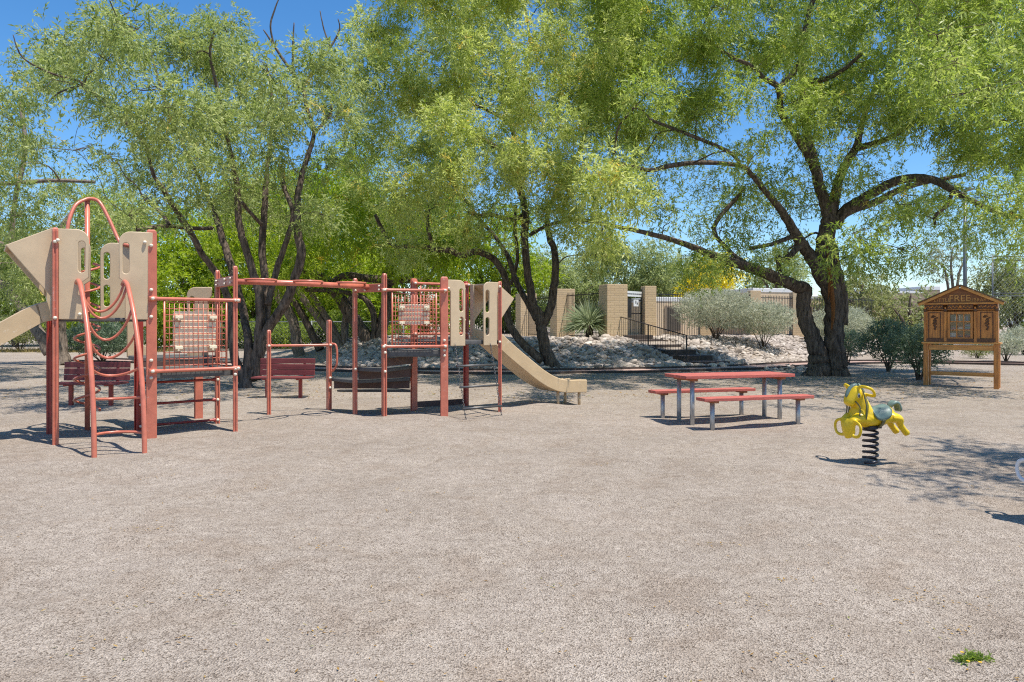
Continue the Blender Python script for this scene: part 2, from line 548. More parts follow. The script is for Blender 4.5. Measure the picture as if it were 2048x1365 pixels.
def sheet(name, xs, ys, zfun, mat, kind="structure", dz=0.0):
    X, Y = np.meshgrid(xs, ys)
    Z = zfun(X, Y) + dz
    co = np.stack([X, Y, Z], -1).reshape(-1, 3)
    nx, ny = len(xs), len(ys)
    i = np.arange((nx - 1) * (ny - 1))
    r, c = i // (nx - 1), i % (nx - 1)
    a = r * nx + c
    quads = np.stack([a, a + 1, a + nx + 1, a + nx], -1)
    me = np_mesh(name, co, quads)
    me.polygons.foreach_set("use_smooth", np.ones(len(quads), bool))
    me.materials.append(mat)
    o = bpy.data.objects.new(name, me)
    COL.objects.link(o)
    o['kind'] = kind
    return o

def np_mesh(name, co, faces):
    me = bpy.data.meshes.new(name)
    nf, k = faces.shape
    me.vertices.add(len(co)); me.loops.add(nf * k); me.polygons.add(nf)
    me.vertices.foreach_set("co", np.ascontiguousarray(co, dtype=np.float32).ravel())
    me.loops.foreach_set("vertex_index", np.ascontiguousarray(faces, dtype=np.int32).ravel())
    me.polygons.foreach_set("loop_start", np.arange(0, nf * k, k, dtype=np.int32))
    me.update(calc_edges=True)
    return me

xs = np.concatenate([np.array([-4000, -900, -400, -200, -120, -80, -60, -45, -35]), np.arange(-28, -10, 0.5), np.arange(-10, 10, 0.14), np.arange(10, 32, 0.5), np.array([34, 40, 50, 65, 90, 140, 220, 400, 900, 4000])])
ys = np.concatenate([np.array([-60, -30, -12, -4, 0, 1.5]), np.arange(3, 17, 0.14), np.arange(17, 48, 0.4), np.array([50, 54, 60, 70, 85, 110, 150, 220, 400, 700, 1500, 3000, 6000])])
sheet("ground", xs, ys, ground_z, M['sand'])

def ribbon(name, pts, w, mat, lift, kind="structure"):
    P = [np.array(p, float) for p in catmull([(*p, 0) for p in pts], 10)]
    co, fs = [], []
    for i, p in enumerate(P):
        t = P[min(i + 1, len(P) - 1)] - P[max(i - 1, 0)]
        t = t / np.linalg.norm(t)
        s = np.array([-t[1], t[0], 0])
        for k in range(5):
            q = p + s * w * (k / 4 - 0.5)
            co.append((q[0], q[1], gz(q[0], q[1]) + lift))
    for i in range(len(P) - 1):
        for k in range(4):
            a = i * 5 + k
            fs.append((a, a + 1, a + 6, a + 5))
    me = np_mesh(name, np.array(co), np.array(fs))
    me.materials.append(mat)
    o = bpy.data.objects.new(name, me)
    COL.objects.link(o)
    o['kind'] = kind
    return o
PATH = [(-19, 34), (-13, 31), (-7, 27.2), (-3, 25.6), (0, 25.2), (4, 26.0), (8, 27.6), (12, 30.5), (16, 32.0), (21, 30.0), (28, 28.2), (40, 27)]
ribbon("path", PATH, 1.6, M['paver'], 0.02)
# low kerb along the front edge of the path; dark colour paints its shadow line
def kerb():
    P = [np.array(p) for p in catmull([(*p, 0) for p in PATH], 8)]
    b = MB()
    for side, wd in ((-0.87, 0.10), (0.87, 0.10)):
        L = []
        for i, p in enumerate(P):
            t = P[min(i + 1, len(P) - 1)] - P[max(i - 1, 0)]
            t = t / np.linalg.norm(t)
            q = p + np.array([-t[1], t[0], 0]) * side
            L.append((q[0], q[1], gz(q[0], q[1]) + 0.01))
        b.sweep(L, [(-wd / 2, -0.1), (wd / 2, -0.1), (wd / 2, 0.07), (-wd / 2, 0.07)])
    o = b.build("kerb", M['timber'])
    o['kind'] = "structure"
kerb()
# distant mountain ridge
def mountain():
    nx, ny = 70, 10
    X = np.linspace(820, 2100, nx); Yv = np.linspace(2600, 3200, ny)
    XX, YY = np.meshgrid(X, Yv)
    ridge = 25 + 112 * np.exp(-((XX - 1320) / 170) ** 2) + 12 * np.sin(XX / 60) + 7 * np.sin(XX / 23)
    ridge = ridge * np.clip((XX - 820) / 250, 0, 1) * np.clip((2100 - XX) / 300, 0, 1)
    prof = np.sin(np.linspace(0, np.pi, ny))[:, None]
    Z = ridge * prof - 4
    co = np.stack([XX, YY, Z], -1).reshape(-1, 3)
    i = np.arange((nx - 1) * (ny - 1)); r, c = i // (nx - 1), i % (nx - 1); a = r * nx + c
    me = np_mesh("mountain", co, np.stack([a, a + 1, a + nx + 1, a + nx], -1))
    me.materials.append(M['mountain'])
    o = bpy.data.objects.new("mountain", me)
    COL.objects.link(o); o['kind'] = "structure"
mountain()

# ------------------------------------------------------------------ play structure (one linked frame: everything is bolted together)
PS = empty("play_structure", (-3.3, 12.2, 0), "red and tan playground climbing frame with two towers, slides and an overhead ring bar", "play structure")
A = (-6.02, 10.13); B = (-4.97, 10.59); C = (-6.62, 11.0); D = (-5.57, 11.46)
Fp = (-4.10, 11.38); H = (-4.70, 12.25); E = (-5.29, 12.96)
K = (-2.74, 13.4); J = (-2.17, 13.04); L = (-1.17, 13.25); Mp = (-1.80, 14.1); N = (-0.88, 14.7); O = (-0.22, 13.96)
P_ = (-3.36, 14.1); Q = (-4.29, 13.55)
def v3(p, z): return Vector((p[0], p[1], z))
def lerp2(a, b, t): return (a[0] + (b[0] - a[0]) * t, a[1] + (b[1] - a[1]) * t)

def post_profile():
    w, d, g, gd, c = 0.066, 0.034, 0.013, 0.017, 0.010     # half width, half depth, half groove, groove depth, corner
    right = [(w, -d + c), (w, -g), (w - gd, -g), (w - gd, g), (w, g), (w, d - c), (w - c, d)]
    left = [(-x, -y) for x, y in right]
    return [(w - c, -d)] + right + [(-w + c, d)] + left
PROF = post_profile()
BOLT = None
def bolt(parent, p, r=0.026):
    global BOLT
    if BOLT is None:
        b = MB(); b.ball((0, 0, 0), 1.0, (1, 1, 0.9), 10, 6)
        o = b.build("bolt", M['bolt'])
        BOLT = o.data
    else:
        o = bpy.data.objects.new("bolt", BOLT)
        COL.objects.link(o)
    o.parent = parent
    o.location = Vector(p) - origin(parent)
    o.scale = (r, r, r)
    return o

def post(p, top, rot, mat='post', bolts=()):
    b = MB()
    R = Matrix.Rotation(math.radians(rot), 3, 'Z')
    rings = [(-0.15, 1.0), (top - 0.05, 1.0), (top - 0.02, 0.9), (top, 0.62)]
    n = len(PROF)
    vs = []
    for z, s in rings:
        for x, y in PROF:
            q = R @ Vector((x * s, y * s, 0))
            vs.append((p[0] + q.x, p[1] + q.y, z))
    fs = [(i * n + j, i * n + (j + 1) % n, (i + 1) * n + (j + 1) % n, (i + 1) * n + j) for i in range(len(rings) - 1) for j in range(n)]
    fs.append(tuple((len(rings) - 1) * n + j for j in range(n)))
    b.add(vs, fs)
    o = b.build("post", M[mat], PS, world=True)
    d = Vector((0 - p[0], 0 - p[1], 0)).normalized()          # bolts sit on the face turned to the open playground
    f = R @ Vector((0, -1, 0)); g = R @ Vector((-1, 0, 0)) if (R @ Vector((-1, 0, 0))).dot(d) > 0 else R @ Vector((1, 0, 0))
    if f.dot(d) < 0: f = -f
    face = f * 0.040 if f.dot(d) > 0.55 else g * 0.068
    for z in bolts:
        bolt(o, (p[0] + face.x, p[1] + face.y, z))
    return o
post(A, 2.85, 116, bolts=(2.66, 1.66))
post(B, 2.88, 20, bolts=(2.66, 2.05, 1.68, 1.08, 0.92, 0.84))
post(C, 2.80, 110, 'red')  # this and the next post: shade painted in with the darker red
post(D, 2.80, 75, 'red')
post(Fp, 2.44, 110, bolts=(1.93, 0.92, 0.84))
post(H, 2.44, 118)
post(E, 1.95, 40)
post(K, 2.38, 112, bolts=(2.2, 0.80))
post(J, 2.44, 114, bolts=(2.16, 1.22, 1.1, 0.78))
post(L, 2.40, 12, bolts=(2.14, 1.30, 1.13, 1.04))
post(Mp, 2.42, 50, 'post')
post(N, 2.40, 70, 'red', bolts=(2.25, 1.66))  # back post, its shade painted in by the darker red
post(O, 2.36, 91, bolts=(2.26, 1.26))
post(P_, 1.66, 123, bolts=(0.60, 0.42))
post(Q, 1.48, 112)

def deck(poly, z, th=0.075, name="deck", mat='deck'):
    b = MB()
    c = (sum(p[0] for p in poly) / len(poly), sum(p[1] for p in poly) / len(poly))
    pp = [(c[0] + (p[0] - c[0]) * 0.97, c[1] + (p[1] - c[1]) * 0.97) for p in poly]
    b.prism(pp, z - th, z)
    return b.build(name, M[mat], PS, bevel=0.012, world=True)
deck([A, B, D, C], 1.665, 0.05)
deck([B, Fp, H, D], 0.93, 0.11)
E2 = (D[0] - 0.58, D[1] + 0.8)
deck([D, H, E, E2], 1.08, 0.07)
deck([J, L, Mp], 1.13, 0.11)
deck([L, O, N, Mp], 1.29, 0.07)
deck([K, J, Mp], 0.82, 0.06, "step")
deck([P_, K, Mp], 0.60, 0.06, "step")
deck([(P_[0] + .1, P_[1] + .05), (-2.2, 14.4), Mp], 0.38, 0.05, "step")
def riser(a, b_, z0, z1, mat='riser'):
    b = MB(); b.bar((a[0], a[1], (z0 + z1) / 2), (b_[0], b_[1], (z0 + z1) / 2), 0.02, z1 - z0)
    return b.build("riser", M[mat], PS, world=True)
riser(lerp2(K, Mp, .06), lerp2(K, Mp, .95), 0.61, 0.755)
riser(lerp2(J, Mp, .08), lerp2(J, Mp, .95), 0.86, 1.00)
riser(lerp2(P_, Mp, .06), lerp2(P_, Mp, .95), 0.40, 0.54)
riser((-1.85, 14.35), (-0.95, 14.95), 0.02, 0.13)
riser(lerp2(D, H, .05), lerp2(D, H, .95), 0.935, 1.01)

def pipe(name, pts, r, mat='pipe', n=10, sub=0, parent=None):
    b = MB()
    b.tube(catmull(pts, sub) if sub else pts, r, n)
    return b.build(name, M[mat], parent or PS, world=True)
def rail(a, b_, z, r=0.025, push=0.05, mat='pipe', name="rail"):
    """pipe between two posts with flared ends"""
    a3, b3 = v3(a, z), v3(b_, z)
    t = (b3 - a3).normalized()
    nrm = Vector((t.y, -t.x, 0))
    if nrm.y > 0: nrm = -nrm
    a3 = a3 + nrm * push; b3 = b3 + nrm * push
    b = MB()
    k = 0.07
    b.tube([a3 - t * 0.05, a3 + t * 0.02, a3 + t * k, b3 - t * k, b3 - t * 0.02, b3 + t * 0.05], [0.034, 0.036, r, r, 0.036, 0.034], 10)
    o = b.build(name, M[mat], PS, world=True)
    bolt(o, a3 + nrm * 0.035 - t * 0.01); bolt(o, b3 + nrm * 0.035 + t * 0.01)
    return o

def grid_panel(a, b_, z0, z1, f0, f1, nv, nh, tan, tz0, tz1, tf0, tf1, push=0.05, mat='pipe'):
    a3, b3 = v3(a, 0), v3(b_, 0)
    t = (b3 - a3).normalized(); ln = (b3 - a3).length
    nrm = Vector((t.y, -t.x, 0))
    if nrm.y > 0: nrm = -nrm
    def pt(f, z, off=0.0): return a3 + t * (f * ln) + nrm * (push + off) + Vector((0, 0, z))
    b = MB()
    b.tube([pt(f0, z0), pt(f0, z1)], 0.015, 8); b.tube([pt(f1, z0), pt(f1, z1)], 0.015, 8)
    for i in range(1, nv):
        f = f0 + (f1 - f0) * i / nv
        b.tube([pt(f, z0), pt(f, z1)], 0.005, 6)
    for i in range(nh):
        z = z0 + (z1 - z0) * (i + 0.6) / nh
        b.tube([pt(f0, z, -0.012), pt(f1, z, -0.012)], 0.0065, 6)
    o = b.build("climbing_grid", M[mat], PS, world=True)
    if tan:
        w = (tf1 - tf0) * ln; h = tz1 - tz0
        r = 0.03
        out = [(0, 0), (w, 0), (w, h), (0, h)]
        me = plate_mesh([(r, 0), (w - r, 0), (w, r), (w, h - r), (w - r, h), (r, h), (0, h - r), (0, r)], [], 0.03, 0.008)
        pl = place_mesh(me, "tan_play_panel", M['cream'], PS, frame_mtx(pt(tf0, tz0, -0.045), t, (0, 0, 1), PS))
        rb = MB()
        for q in range(6):                                     # moulded ribs of the panel
            z = tz0 + h * (q + 0.7) / 6.4
            rb.bar(pt(tf0 + 0.02, z, -0.028), pt(tf1 - 0.02, z, -0.028), 0.006, 0.05)
        rb.build("rib", M['cream'], pl, bevel=0.003, world=True)
        for fx, fz in ((.1, .12), (.9, .12), (.1, .86), (.9, .86)):
            c = MB()
            f = tf0 + (tf1 - tf0) * fx
            z = tz0 + h * fz
            c.bar(pt(f - 0.045, z, 0.012), pt(f + 0.045, z, 0.012), 0.05, 0.045)
            c.bar(pt(f, z - 0.05, 0.02), pt(f, z + 0.01, 0.02), 0.05, 0.02)
            c.build("clip", M['cream'], pl, bevel=0.006, world=True)
    return o
rail(B, Fp, 1.93); rail(B, Fp, 0.93)
grid_panel(B, Fp, 0.95, 1.92, 0.13, 0.87, 13, 11, True, 1.18, 1.76, 0.24, 0.75)
rail(J, L, 2.16); rail(J, L, 1.20)
grid_panel(J, L, 1.22, 2.13, 0.13, 0.86, 14, 12, True, 1.56, 1.92, 0.24, 0.75)
rail(Mp, N, 2.33, mat='post'); rail(Mp, N, 1.40, mat='post')
grid_panel(Mp, N, 1.42, 2.30, 0.1, 0.9, 11, 11, False, 0, 0, 0, 0, mat='post')

def side_panel(a, b_, f0, z0, h, w, mirror=False, lower=True, push=0.0, narrow=True, name="side_panel"):
    """upright tan plastic panel with hand slots; the slots are on the opening side"""
    a3, b3 = v3(a, z0), v3(b_, z0)
    t = (b3 - a3).normalized(); ln = (b3 - a3).length
    nrm = Vector((t.y, -t.x, 0))
    if nrm.y > 0: nrm = -nrm
    rr = min(0.16, w * 0.4)
    lo = w * (0.80 if narrow else 1.0)
    out = [(0.0, 0.0), (lo, 0.0), (lo, h * 0.40), (lo, h * 0.42), (w, h * 0.47), (w, h - rr)]
    out += [(w - rr + rr * math.cos(x), h - rr + rr * math.sin(x)) for x in [math.pi / 2 * i / 8 for i in range(1, 9)]]
    out += [(-0.06, h), (-0.06, h - 0.14), (0, h - 0.20)]
    sx = w - 0.085
    holes = [capsule(sx, h * 0.52, h * 0.87, 0.04)]
    if lower:
        sx2 = sx if not narrow else lo - 0.075
        holes.append(capsule(sx2, h * 0.16, h * 0.44, 0.04))
    if mirror:
        out = [(-x, y) for x, y in out][::-1]; holes = [[(-x, y) for x, y in hh][::-1] for hh in holes]
    me = plate_mesh(out, holes, 0.032, 0.010)
    o = place_mesh(me, name, M['tan'], PS, frame_mtx(a3 + t * (f0 * ln) + nrm * push, t, (0, 0, 1), PS))
    return o
sp = side_panel(A, B, 0.03, 1.64, 1.20, 0.355, False, False, 0.02)
bolt(sp, v3(lerp2(A, B, .25), 1.71) + Vector((0.02, -0.05, 0))); bolt(sp, v3(lerp2(A, B, .03), 2.68) + Vector((0.03, -0.07, 0)))
sp = side_panel(A, B, 0.965, 1.64, 1.20, 0.36, True, False, 0.02)
bolt(sp, v3(lerp2(A, B, .93), 2.70) + Vector((0.02, -0.05, 0)))
side_panel(C, D, 0.10, 1.66, 1.18, 0.40, False, True, -0.02)
side_panel(C, D, 0.94, 1.66, 1.12, 0.44, True, True, -0.02, False)
# panels beyond the low deck
side_panel(E2, E, 0.0, 1.05, 1.12, 0.36, False, True, 0.0, False)
side_panel(E2, H, 0.90, 1.05, 1.12, 0.34, True, True, 0.0, False)
# right tower panels on the chain ladder side
sp = side_panel(L, O, 0.09, 1.20, 1.15, 0.31, False, True, 0.02, False)
bolt(sp, v3(lerp2(L, O, .08), 2.2) + Vector((0, -0.05, 0)))
sp = side_panel(L, O, 0.93, 1.20, 1.14, 0.30, True, True, 0.02, False)

# overhead ring bar
M1 = lerp2(Fp, H, 0.5); M2 = lerp2(K, J, 0.5)
def bracket(a, b_, z):
    b = MB(); b.bar(v3(a, z), v3(b_, z), 0.07, 0.14)
    o = b.build("cross_beam", M['post'], PS, bevel=0.01, world=True)
    for f in (0.1, 0.42, 0.9):
        p = lerp2(a, b_, f)
        bolt(o, (p[0] - 0.03, p[1] - 0.045, z + 0.03), 0.02)
        bolt(o, (p[0] - 0.03, p[1] - 0.045, z - 0.035), 0.02)
bracket(Fp, H, 2.23); bracket(K, J, 2.20)
pipe("overhead_bar", [v3(M1, 2.24), v3(lerp2(M1, M2, .5), 2.245), v3(M2, 2.22)], 0.045, n=12)
tdir = (v3(M2, 0) - v3(M1, 0)).normalized(); sdir = Vector((-tdir.y, tdir.x, 0))
for f in (0.22, 0.54, 0.86):
    c = v3(lerp2(M1, M2, f), 2.275)
    b = MB()
    b.tube([c + tdir * (0.24 * math.cos(x)) + sdir * (0.24 * math.sin(x)) for x in [2 * math.pi * i / 32 for i in range(32)]], 0.019, 8, closed=True)
    b.build("hand_ring", M['pipe'], PS, world=True)

# loop climber at the front of the left tower
rl = [(0, 2.12), (0.12, 2.15), (0.28, 2.09), (0.45, 1.93), (0.65, 1.70), (0.85, 1.38), (1.0, 1.08), (1.1, 0.78), (1.18, 0.40), (1.22, -0.12)]
dirs = Vector((0.62, -0.785, 0)).normalized()
LT = Vector((-5.80, 10.23, 0)); RT = Vector((-5.30, 10.46, 0))
LB = dirs * 1.22
def rail_pt(base, s):
    s = s * (len(rl) - 1); i = min(int(s), len(rl) - 2); f = s - i
    d = rl[i][0] + (rl[i + 1][0] - rl[i][0]) * f; z = rl[i][1] + (rl[i + 1][1] - rl[i][1]) * f
    return base + dirs * d + Vector((0, 0, z))
for base in (LT, RT):
    pipe("climber_rail", [base + dirs * d + Vector((0, 0, z)) for d, z in rl], 0.031, n=12, sub=5)
for s, bow, down in ((0.10, 0.10, 0.40), (0.21, 0.12, 0.44), (0.40, 0.16, 0.42), (0.52, 0.22, 0.34), (0.68, 0.24, 0.12), (0.81, 0.24, 0.03), (0.925, 0.22, 0.0), (0.995, .18, 0.0)):
    a = rail_pt(LT, s); c = rail_pt(RT, s)
    pts = []
    for i in range(15):
        x = i / 14
        k = (4 * x * (1 - x)) ** 0.75
        pts.append(a.lerp(c, x) - dirs * (bow * k) - Vector((0, 0, down * k)))
    pipe("climber_rung", pts, 0.017, n=8)

# corkscrew climber and its arch
PB = (-6.37, 11.52)
pipe("corkscrew_pole", [v3(PB, -0.1), v3(PB, 3.44)], 0.036, n=12)
turns = 7.2
pipe("corkscrew_coil", [Vector((PB[0] - 0.005 + 0.17 * math.cos(6.6 + x * 2 * math.pi * turns), PB[1] - 0.0 + 0.17 * math.sin(6.6 + x * 2 * math.pi * turns), 0.28 + 2.22 * x)) for x in [i / 150 for i in range(151)]], 0.018, n=8)
pipe("corkscrew_arch", [(-6.43, 11.1, 2.45), (-6.45, 11.14, 2.95), (-6.44, 11.3, 3.3), (-6.38, 11.45, 3.43), (-6.30, 11.52, 3.46), (-6.18, 11.52, 3.40), (-6.02, 11.48, 3.14), (-5.85, 11.42, 2.83), (-5.76, 11.38, 2.76), (-5.62, 11.40, 2.74)], 0.026, n=10, sub=6)

# step bar with two short posts and the D handle
rail(Q, P_, 1.20, 0.022, 0.03)
dh = Vector((0.9, -0.4, 0)).normalized()
pipe("grab_handle", [v3(P_, z) + dh * d for d, z in ((0.05, 1.22), (0.14, 1.21), (0.175, 1.12), (0.18, 0.95), (0.165, 0.82), (0.09, 0.73), (0.05, 0.71))], 0.020, n=8, sub=4)
# rungs under the low deck
for z in (0.70, 0.38, 0.06):
    rail(lerp2(D, H, .02), lerp2(D, H, .98), z, 0.019, 0.02, 'red', "stretcher")

# chain ladder
la, lb = lerp2(L, O, 0.17), lerp2(L, O, 0.80)
off = Vector((0.23, -0.42, 0))
for p in (la, lb):
    b = MB()
    n = 34
    top = v3(p, 1.24) + Vector((0.02, -0.05, 0)); bot = v3(p, -0.03) + off
    for i in range(n):
        c0 = top.lerp(bot, i / n); c1 = top.lerp(bot, (i + 1.25) / n)
        t = (c1 - c0).normalized(); s = t.cross(Vector((0, 1, 0))).normalized() if i % 2 else t.cross(Vector((1, 0, 0))).normalized()
        ring = []
        for k in range(10):
            a = 2 * math.pi * k / 10
            ring.append((c0 + c1) / 2 + t * (math.cos(a) * (c1 - c0).length / 2) + s * (math.sin(a) * 0.012))
        b.tube(ring, 0.0055, 5, closed=True)
    b.build("chain", M['chain'], PS, world=True)
for f in (0.30, 0.58, 0.86):
    a = (v3(la, 1.24) + Vector((0.02, -0.05, 0))).lerp(v3(la, -0.03) + off, f); c = (v3(lb, 1.24) + Vector((0.02, -0.05, 0))).lerp(v3(lb, -0.03) + off, f)
    t = (c - a).normalized()
    pipe("chain_rung", [a - t * 0.03, c + t * 0.04], 0.019, 'chain')

# slides
def slide(path, w, wall, name="slide"):
    th = 0.028
    prof = [(-w / 2 - th, 0.0), (-w / 2 - th, wall), (-w / 2 + 0.015, wall + 0.012), (-w / 2 + 0.02, wall - 0.015), (-w / 2 + 0.01, 0.07), (-w / 2 + 0.06, 0.035), (w / 2 - 0.06, 0.035), (w / 2 - 0.01, 0.07), (w / 2 - 0.02, wall - 0.015), (w / 2 - 0.015, wall + 0.012), (w / 2 + th, wall), (w / 2 + th, 0.0)]
    b = MB(); b.sweep(catmull(path, 5), prof)
    return b.build(name, M['slide'], PS, bevel=0.012, world=True)
s0 = Vector((-0.60, 14.36, 0)); sd = Vector((0.80, 0.585, 0)).normalized()
slide([s0 + sd * d + Vector((0, 0, z)) for d, z in ((-0.05, 1.26), (0.15, 1.20), (0.45, 0.98), (0.85, 0.70), (1.25, 0.44), (1.6, 0.28), (1.9, 0.22), (2.2, 0.21), (2.42, 0.20))], 0.50, 0.25)
for d, sx in ((1.75, 0.17), (2.25, -0.20), (2.28, 0.2)):
    q = s0 + sd * d + Vector((sd.y, -sd.x, 0)) * sx
    pipe("slide_leg", [(q.x, q.y, -0.1), (q.x, q.y, 0.24)], 0.030, 'slide')
s1 = Vector((-6.36, 10.52, 0)); sd1 = Vector((-0.85, -0.53, 0)).normalized()
slide([s1 + sd1 * d + Vector((0, 0, z)) for d, z in ((-0.05, 1.63), (0.06, 1.60), (0.16, 1.54), (0.9, 1.06), (1.4, 0.76), (1.9, 0.44), (2.3, 0.26), (2.7, 0.21), (3.0, 0.20))], 0.52, 0.25)
for sx in (-0.2, 0.2):
    q = s1 + sd1 * 2.75 + Vector((sd1.y, -sd1.x, 0)) * sx
    pipe("slide_leg", [(q.x, q.y, -0.1), (q.x, q.y, 0.24)], 0.030, 'slide')

def hood(a, b_, out, zt, zb, reach, drop):
    """folded hood over a slide mouth: two triangular cheeks, a roof and jambs beside the mouth"""
    a3, b3 = v3(a, 0), v3(b_, 0)
    t = (b3 - a3).normalized()
    o2 = out.normalized()
    a3 = a3 + t * 0.11 + o2 * 0.03; b3 = b3 - t * 0.11 + o2 * 0.03
    b = MB()
    for e, s in ((a3, 1), (b3, -1)):
        tri = [(0.0, zt), (reach, zt - drop), (0.02, zb)]
        vs = [e + o2 * d + Vector((0, 0, z)) for d, z in tri] + [e + t * (0.03 * s) + o2 * d + Vector((0, 0, z)) for d, z in tri]
        b.add(vs, [(0, 1, 2), (5, 4, 3), (0, 3, 4, 1), (1, 4, 5, 2), (2, 5, 3, 0)])
        b.bar(e + t * (0.05 * s) + Vector((0, 0, 1.66 if zt > 2.6 else 1.27)), e + t * (0.05 * s) + Vector((0, 0, zt)), 0.10, 0.045, up=o2)
    p0 = a3 + Vector((0, 0, zt)); p1 = b3 + Vector((0, 0, zt)); q0 = a3 + o2 * reach + Vector((0, 0, zt - drop)); q1 = b3 + o2 * reach + Vector((0, 0, zt - drop))
    dn = Vector((0, 0, -0.03))
    ins = t * 0.031
    p0, q0, p1, q1 = p0 + ins, q0 + ins, p1 - ins, q1 - ins
    b.add([p0, p1, q1, q0, p0 + dn, p1 + dn, q1 + dn, q0 + dn], [(0, 1, 2, 3), (7, 6, 5, 4), (0, 4, 5, 1), (1, 5, 6, 2), (2, 6, 7, 3), (3, 7, 4, 0)])
    return b.build("slide_hood", M['tan'], PS, bevel=0.008, world=True)
hood(A, C, Vector((-0.82, -0.57, 0)), 2.86, 1.95, 0.52, 0.26)
hood(O, N, Vector((0.74, 0.66, 0)), 2.34, 1.58, 0.42, 0.28)

# ------------------------------------------------------------------ picnic table and its two benches
TA = math.atan2(0.284, 0.958)
def plank_top(root, L_, W_, z, n, th=0.05):
    for i in range(n):
        y = (i + 0.5) * W_ / n - W_ / 2
        b = MB(); b.box((0, y, z - th / 2), (L_ + random.uniform(-.01, .01), W_ / n - 0.012, th))
        b.build("plank", M['plank'], root, bevel=0.006)
tb = empty("picnic_table", (3.54, 12.50, 0), "red plank picnic table on four grey steel legs, standing between two low benches", "table", rz=TA)
plank_top(tb, 1.98, 0.72, 0.775, 4)
for sx in (-0.80, 0.80):
    b = MB(); b.box((sx, 0, 0.705), (0.09, 0.62, 0.038)); b.build("bracket", M['rust'], tb, bevel=0.004)
    for sy in (-0.21, 0.21):
        b = MB(); b.tube([(sx, sy, -0.1), (sx, sy, 0.69)], 0.036, 12); b.build("leg", M['galv'], tb)
def bench(loc, label):
    r = empty("picnic_bench", loc, label, "bench", "benches beside the picnic table", TA)
    plank_top(r, 1.93, 0.27, 0.47, 2)
    for sx in (-0.76, 0.76):
        b = MB(); b.box((sx, 0, 0.405), (0.10, 0.22, 0.03)); b.build("bracket", M['rust'], r, bevel=0.004)
        b = MB(); b.tube([(sx, 0, -0.1), (sx, 0, 0.39)], 0.036, 12); b.build("leg", M['galv'], r)
bench((3.76, 11.84, 0), "low red plank bench in front of the picnic table, nearest the camera")
bench((3.27, 13.17, 0), "low red plank bench behind the picnic table, partly hidden by it")

# ------------------------------------------------------------------ two slatted park benches behind the play structure
def park_bench(px, py, label, wpx, yaw):
    x, y, _ = G(px, py)
    s = F / y
    Lb = wpx / s
    r = empty("park_bench", (x, y, 0), label, "park bench", "slatted park benches in the shade", yaw)
    for i in range(3):
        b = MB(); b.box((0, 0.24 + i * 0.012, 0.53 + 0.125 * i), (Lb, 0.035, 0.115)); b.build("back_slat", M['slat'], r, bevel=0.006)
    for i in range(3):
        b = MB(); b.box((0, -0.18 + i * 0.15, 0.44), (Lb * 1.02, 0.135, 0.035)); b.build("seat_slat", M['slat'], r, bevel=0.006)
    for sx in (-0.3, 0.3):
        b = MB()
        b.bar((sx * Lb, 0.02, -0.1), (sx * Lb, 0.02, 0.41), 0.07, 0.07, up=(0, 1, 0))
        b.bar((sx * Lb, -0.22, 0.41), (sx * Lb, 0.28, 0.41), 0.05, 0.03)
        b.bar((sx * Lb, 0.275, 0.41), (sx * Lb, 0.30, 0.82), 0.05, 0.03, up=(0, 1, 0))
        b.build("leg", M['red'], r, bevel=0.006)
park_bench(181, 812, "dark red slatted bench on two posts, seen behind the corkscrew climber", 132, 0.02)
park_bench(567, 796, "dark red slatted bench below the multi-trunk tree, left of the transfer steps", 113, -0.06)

# ------------------------------------------------------------------ spring riders
def remeshed(b, vox, smooth=6):
    o = b.build("tmp", M['yellow'])
    md = o.modifiers.new("r", 'REMESH'); md.mode = 'VOXEL'; md.voxel_size = vox; md.use_smooth_shade = True
    sm = o.modifiers.new("s", 'SMOOTH'); sm.iterations = smooth; sm.factor = 0.5
    dg = bpy.context.evaluated_depsgraph_get(); dg.update()
    me = bpy.data.meshes.new_from_object(o.evaluated_get(dg))
    old = o.data
    bpy.data.objects.remove(o); bpy.data.meshes.remove(old)
    me.polygons.foreach_set("use_smooth", np.ones(len(me.polygons), bool))
    return me
def mesh_part(me, name, mat, parent):
    me.materials.clear(); me.materials.append(mat)
    o = bpy.data.objects.new(name, me); COL.objects.link(o); o.parent = parent
    return o

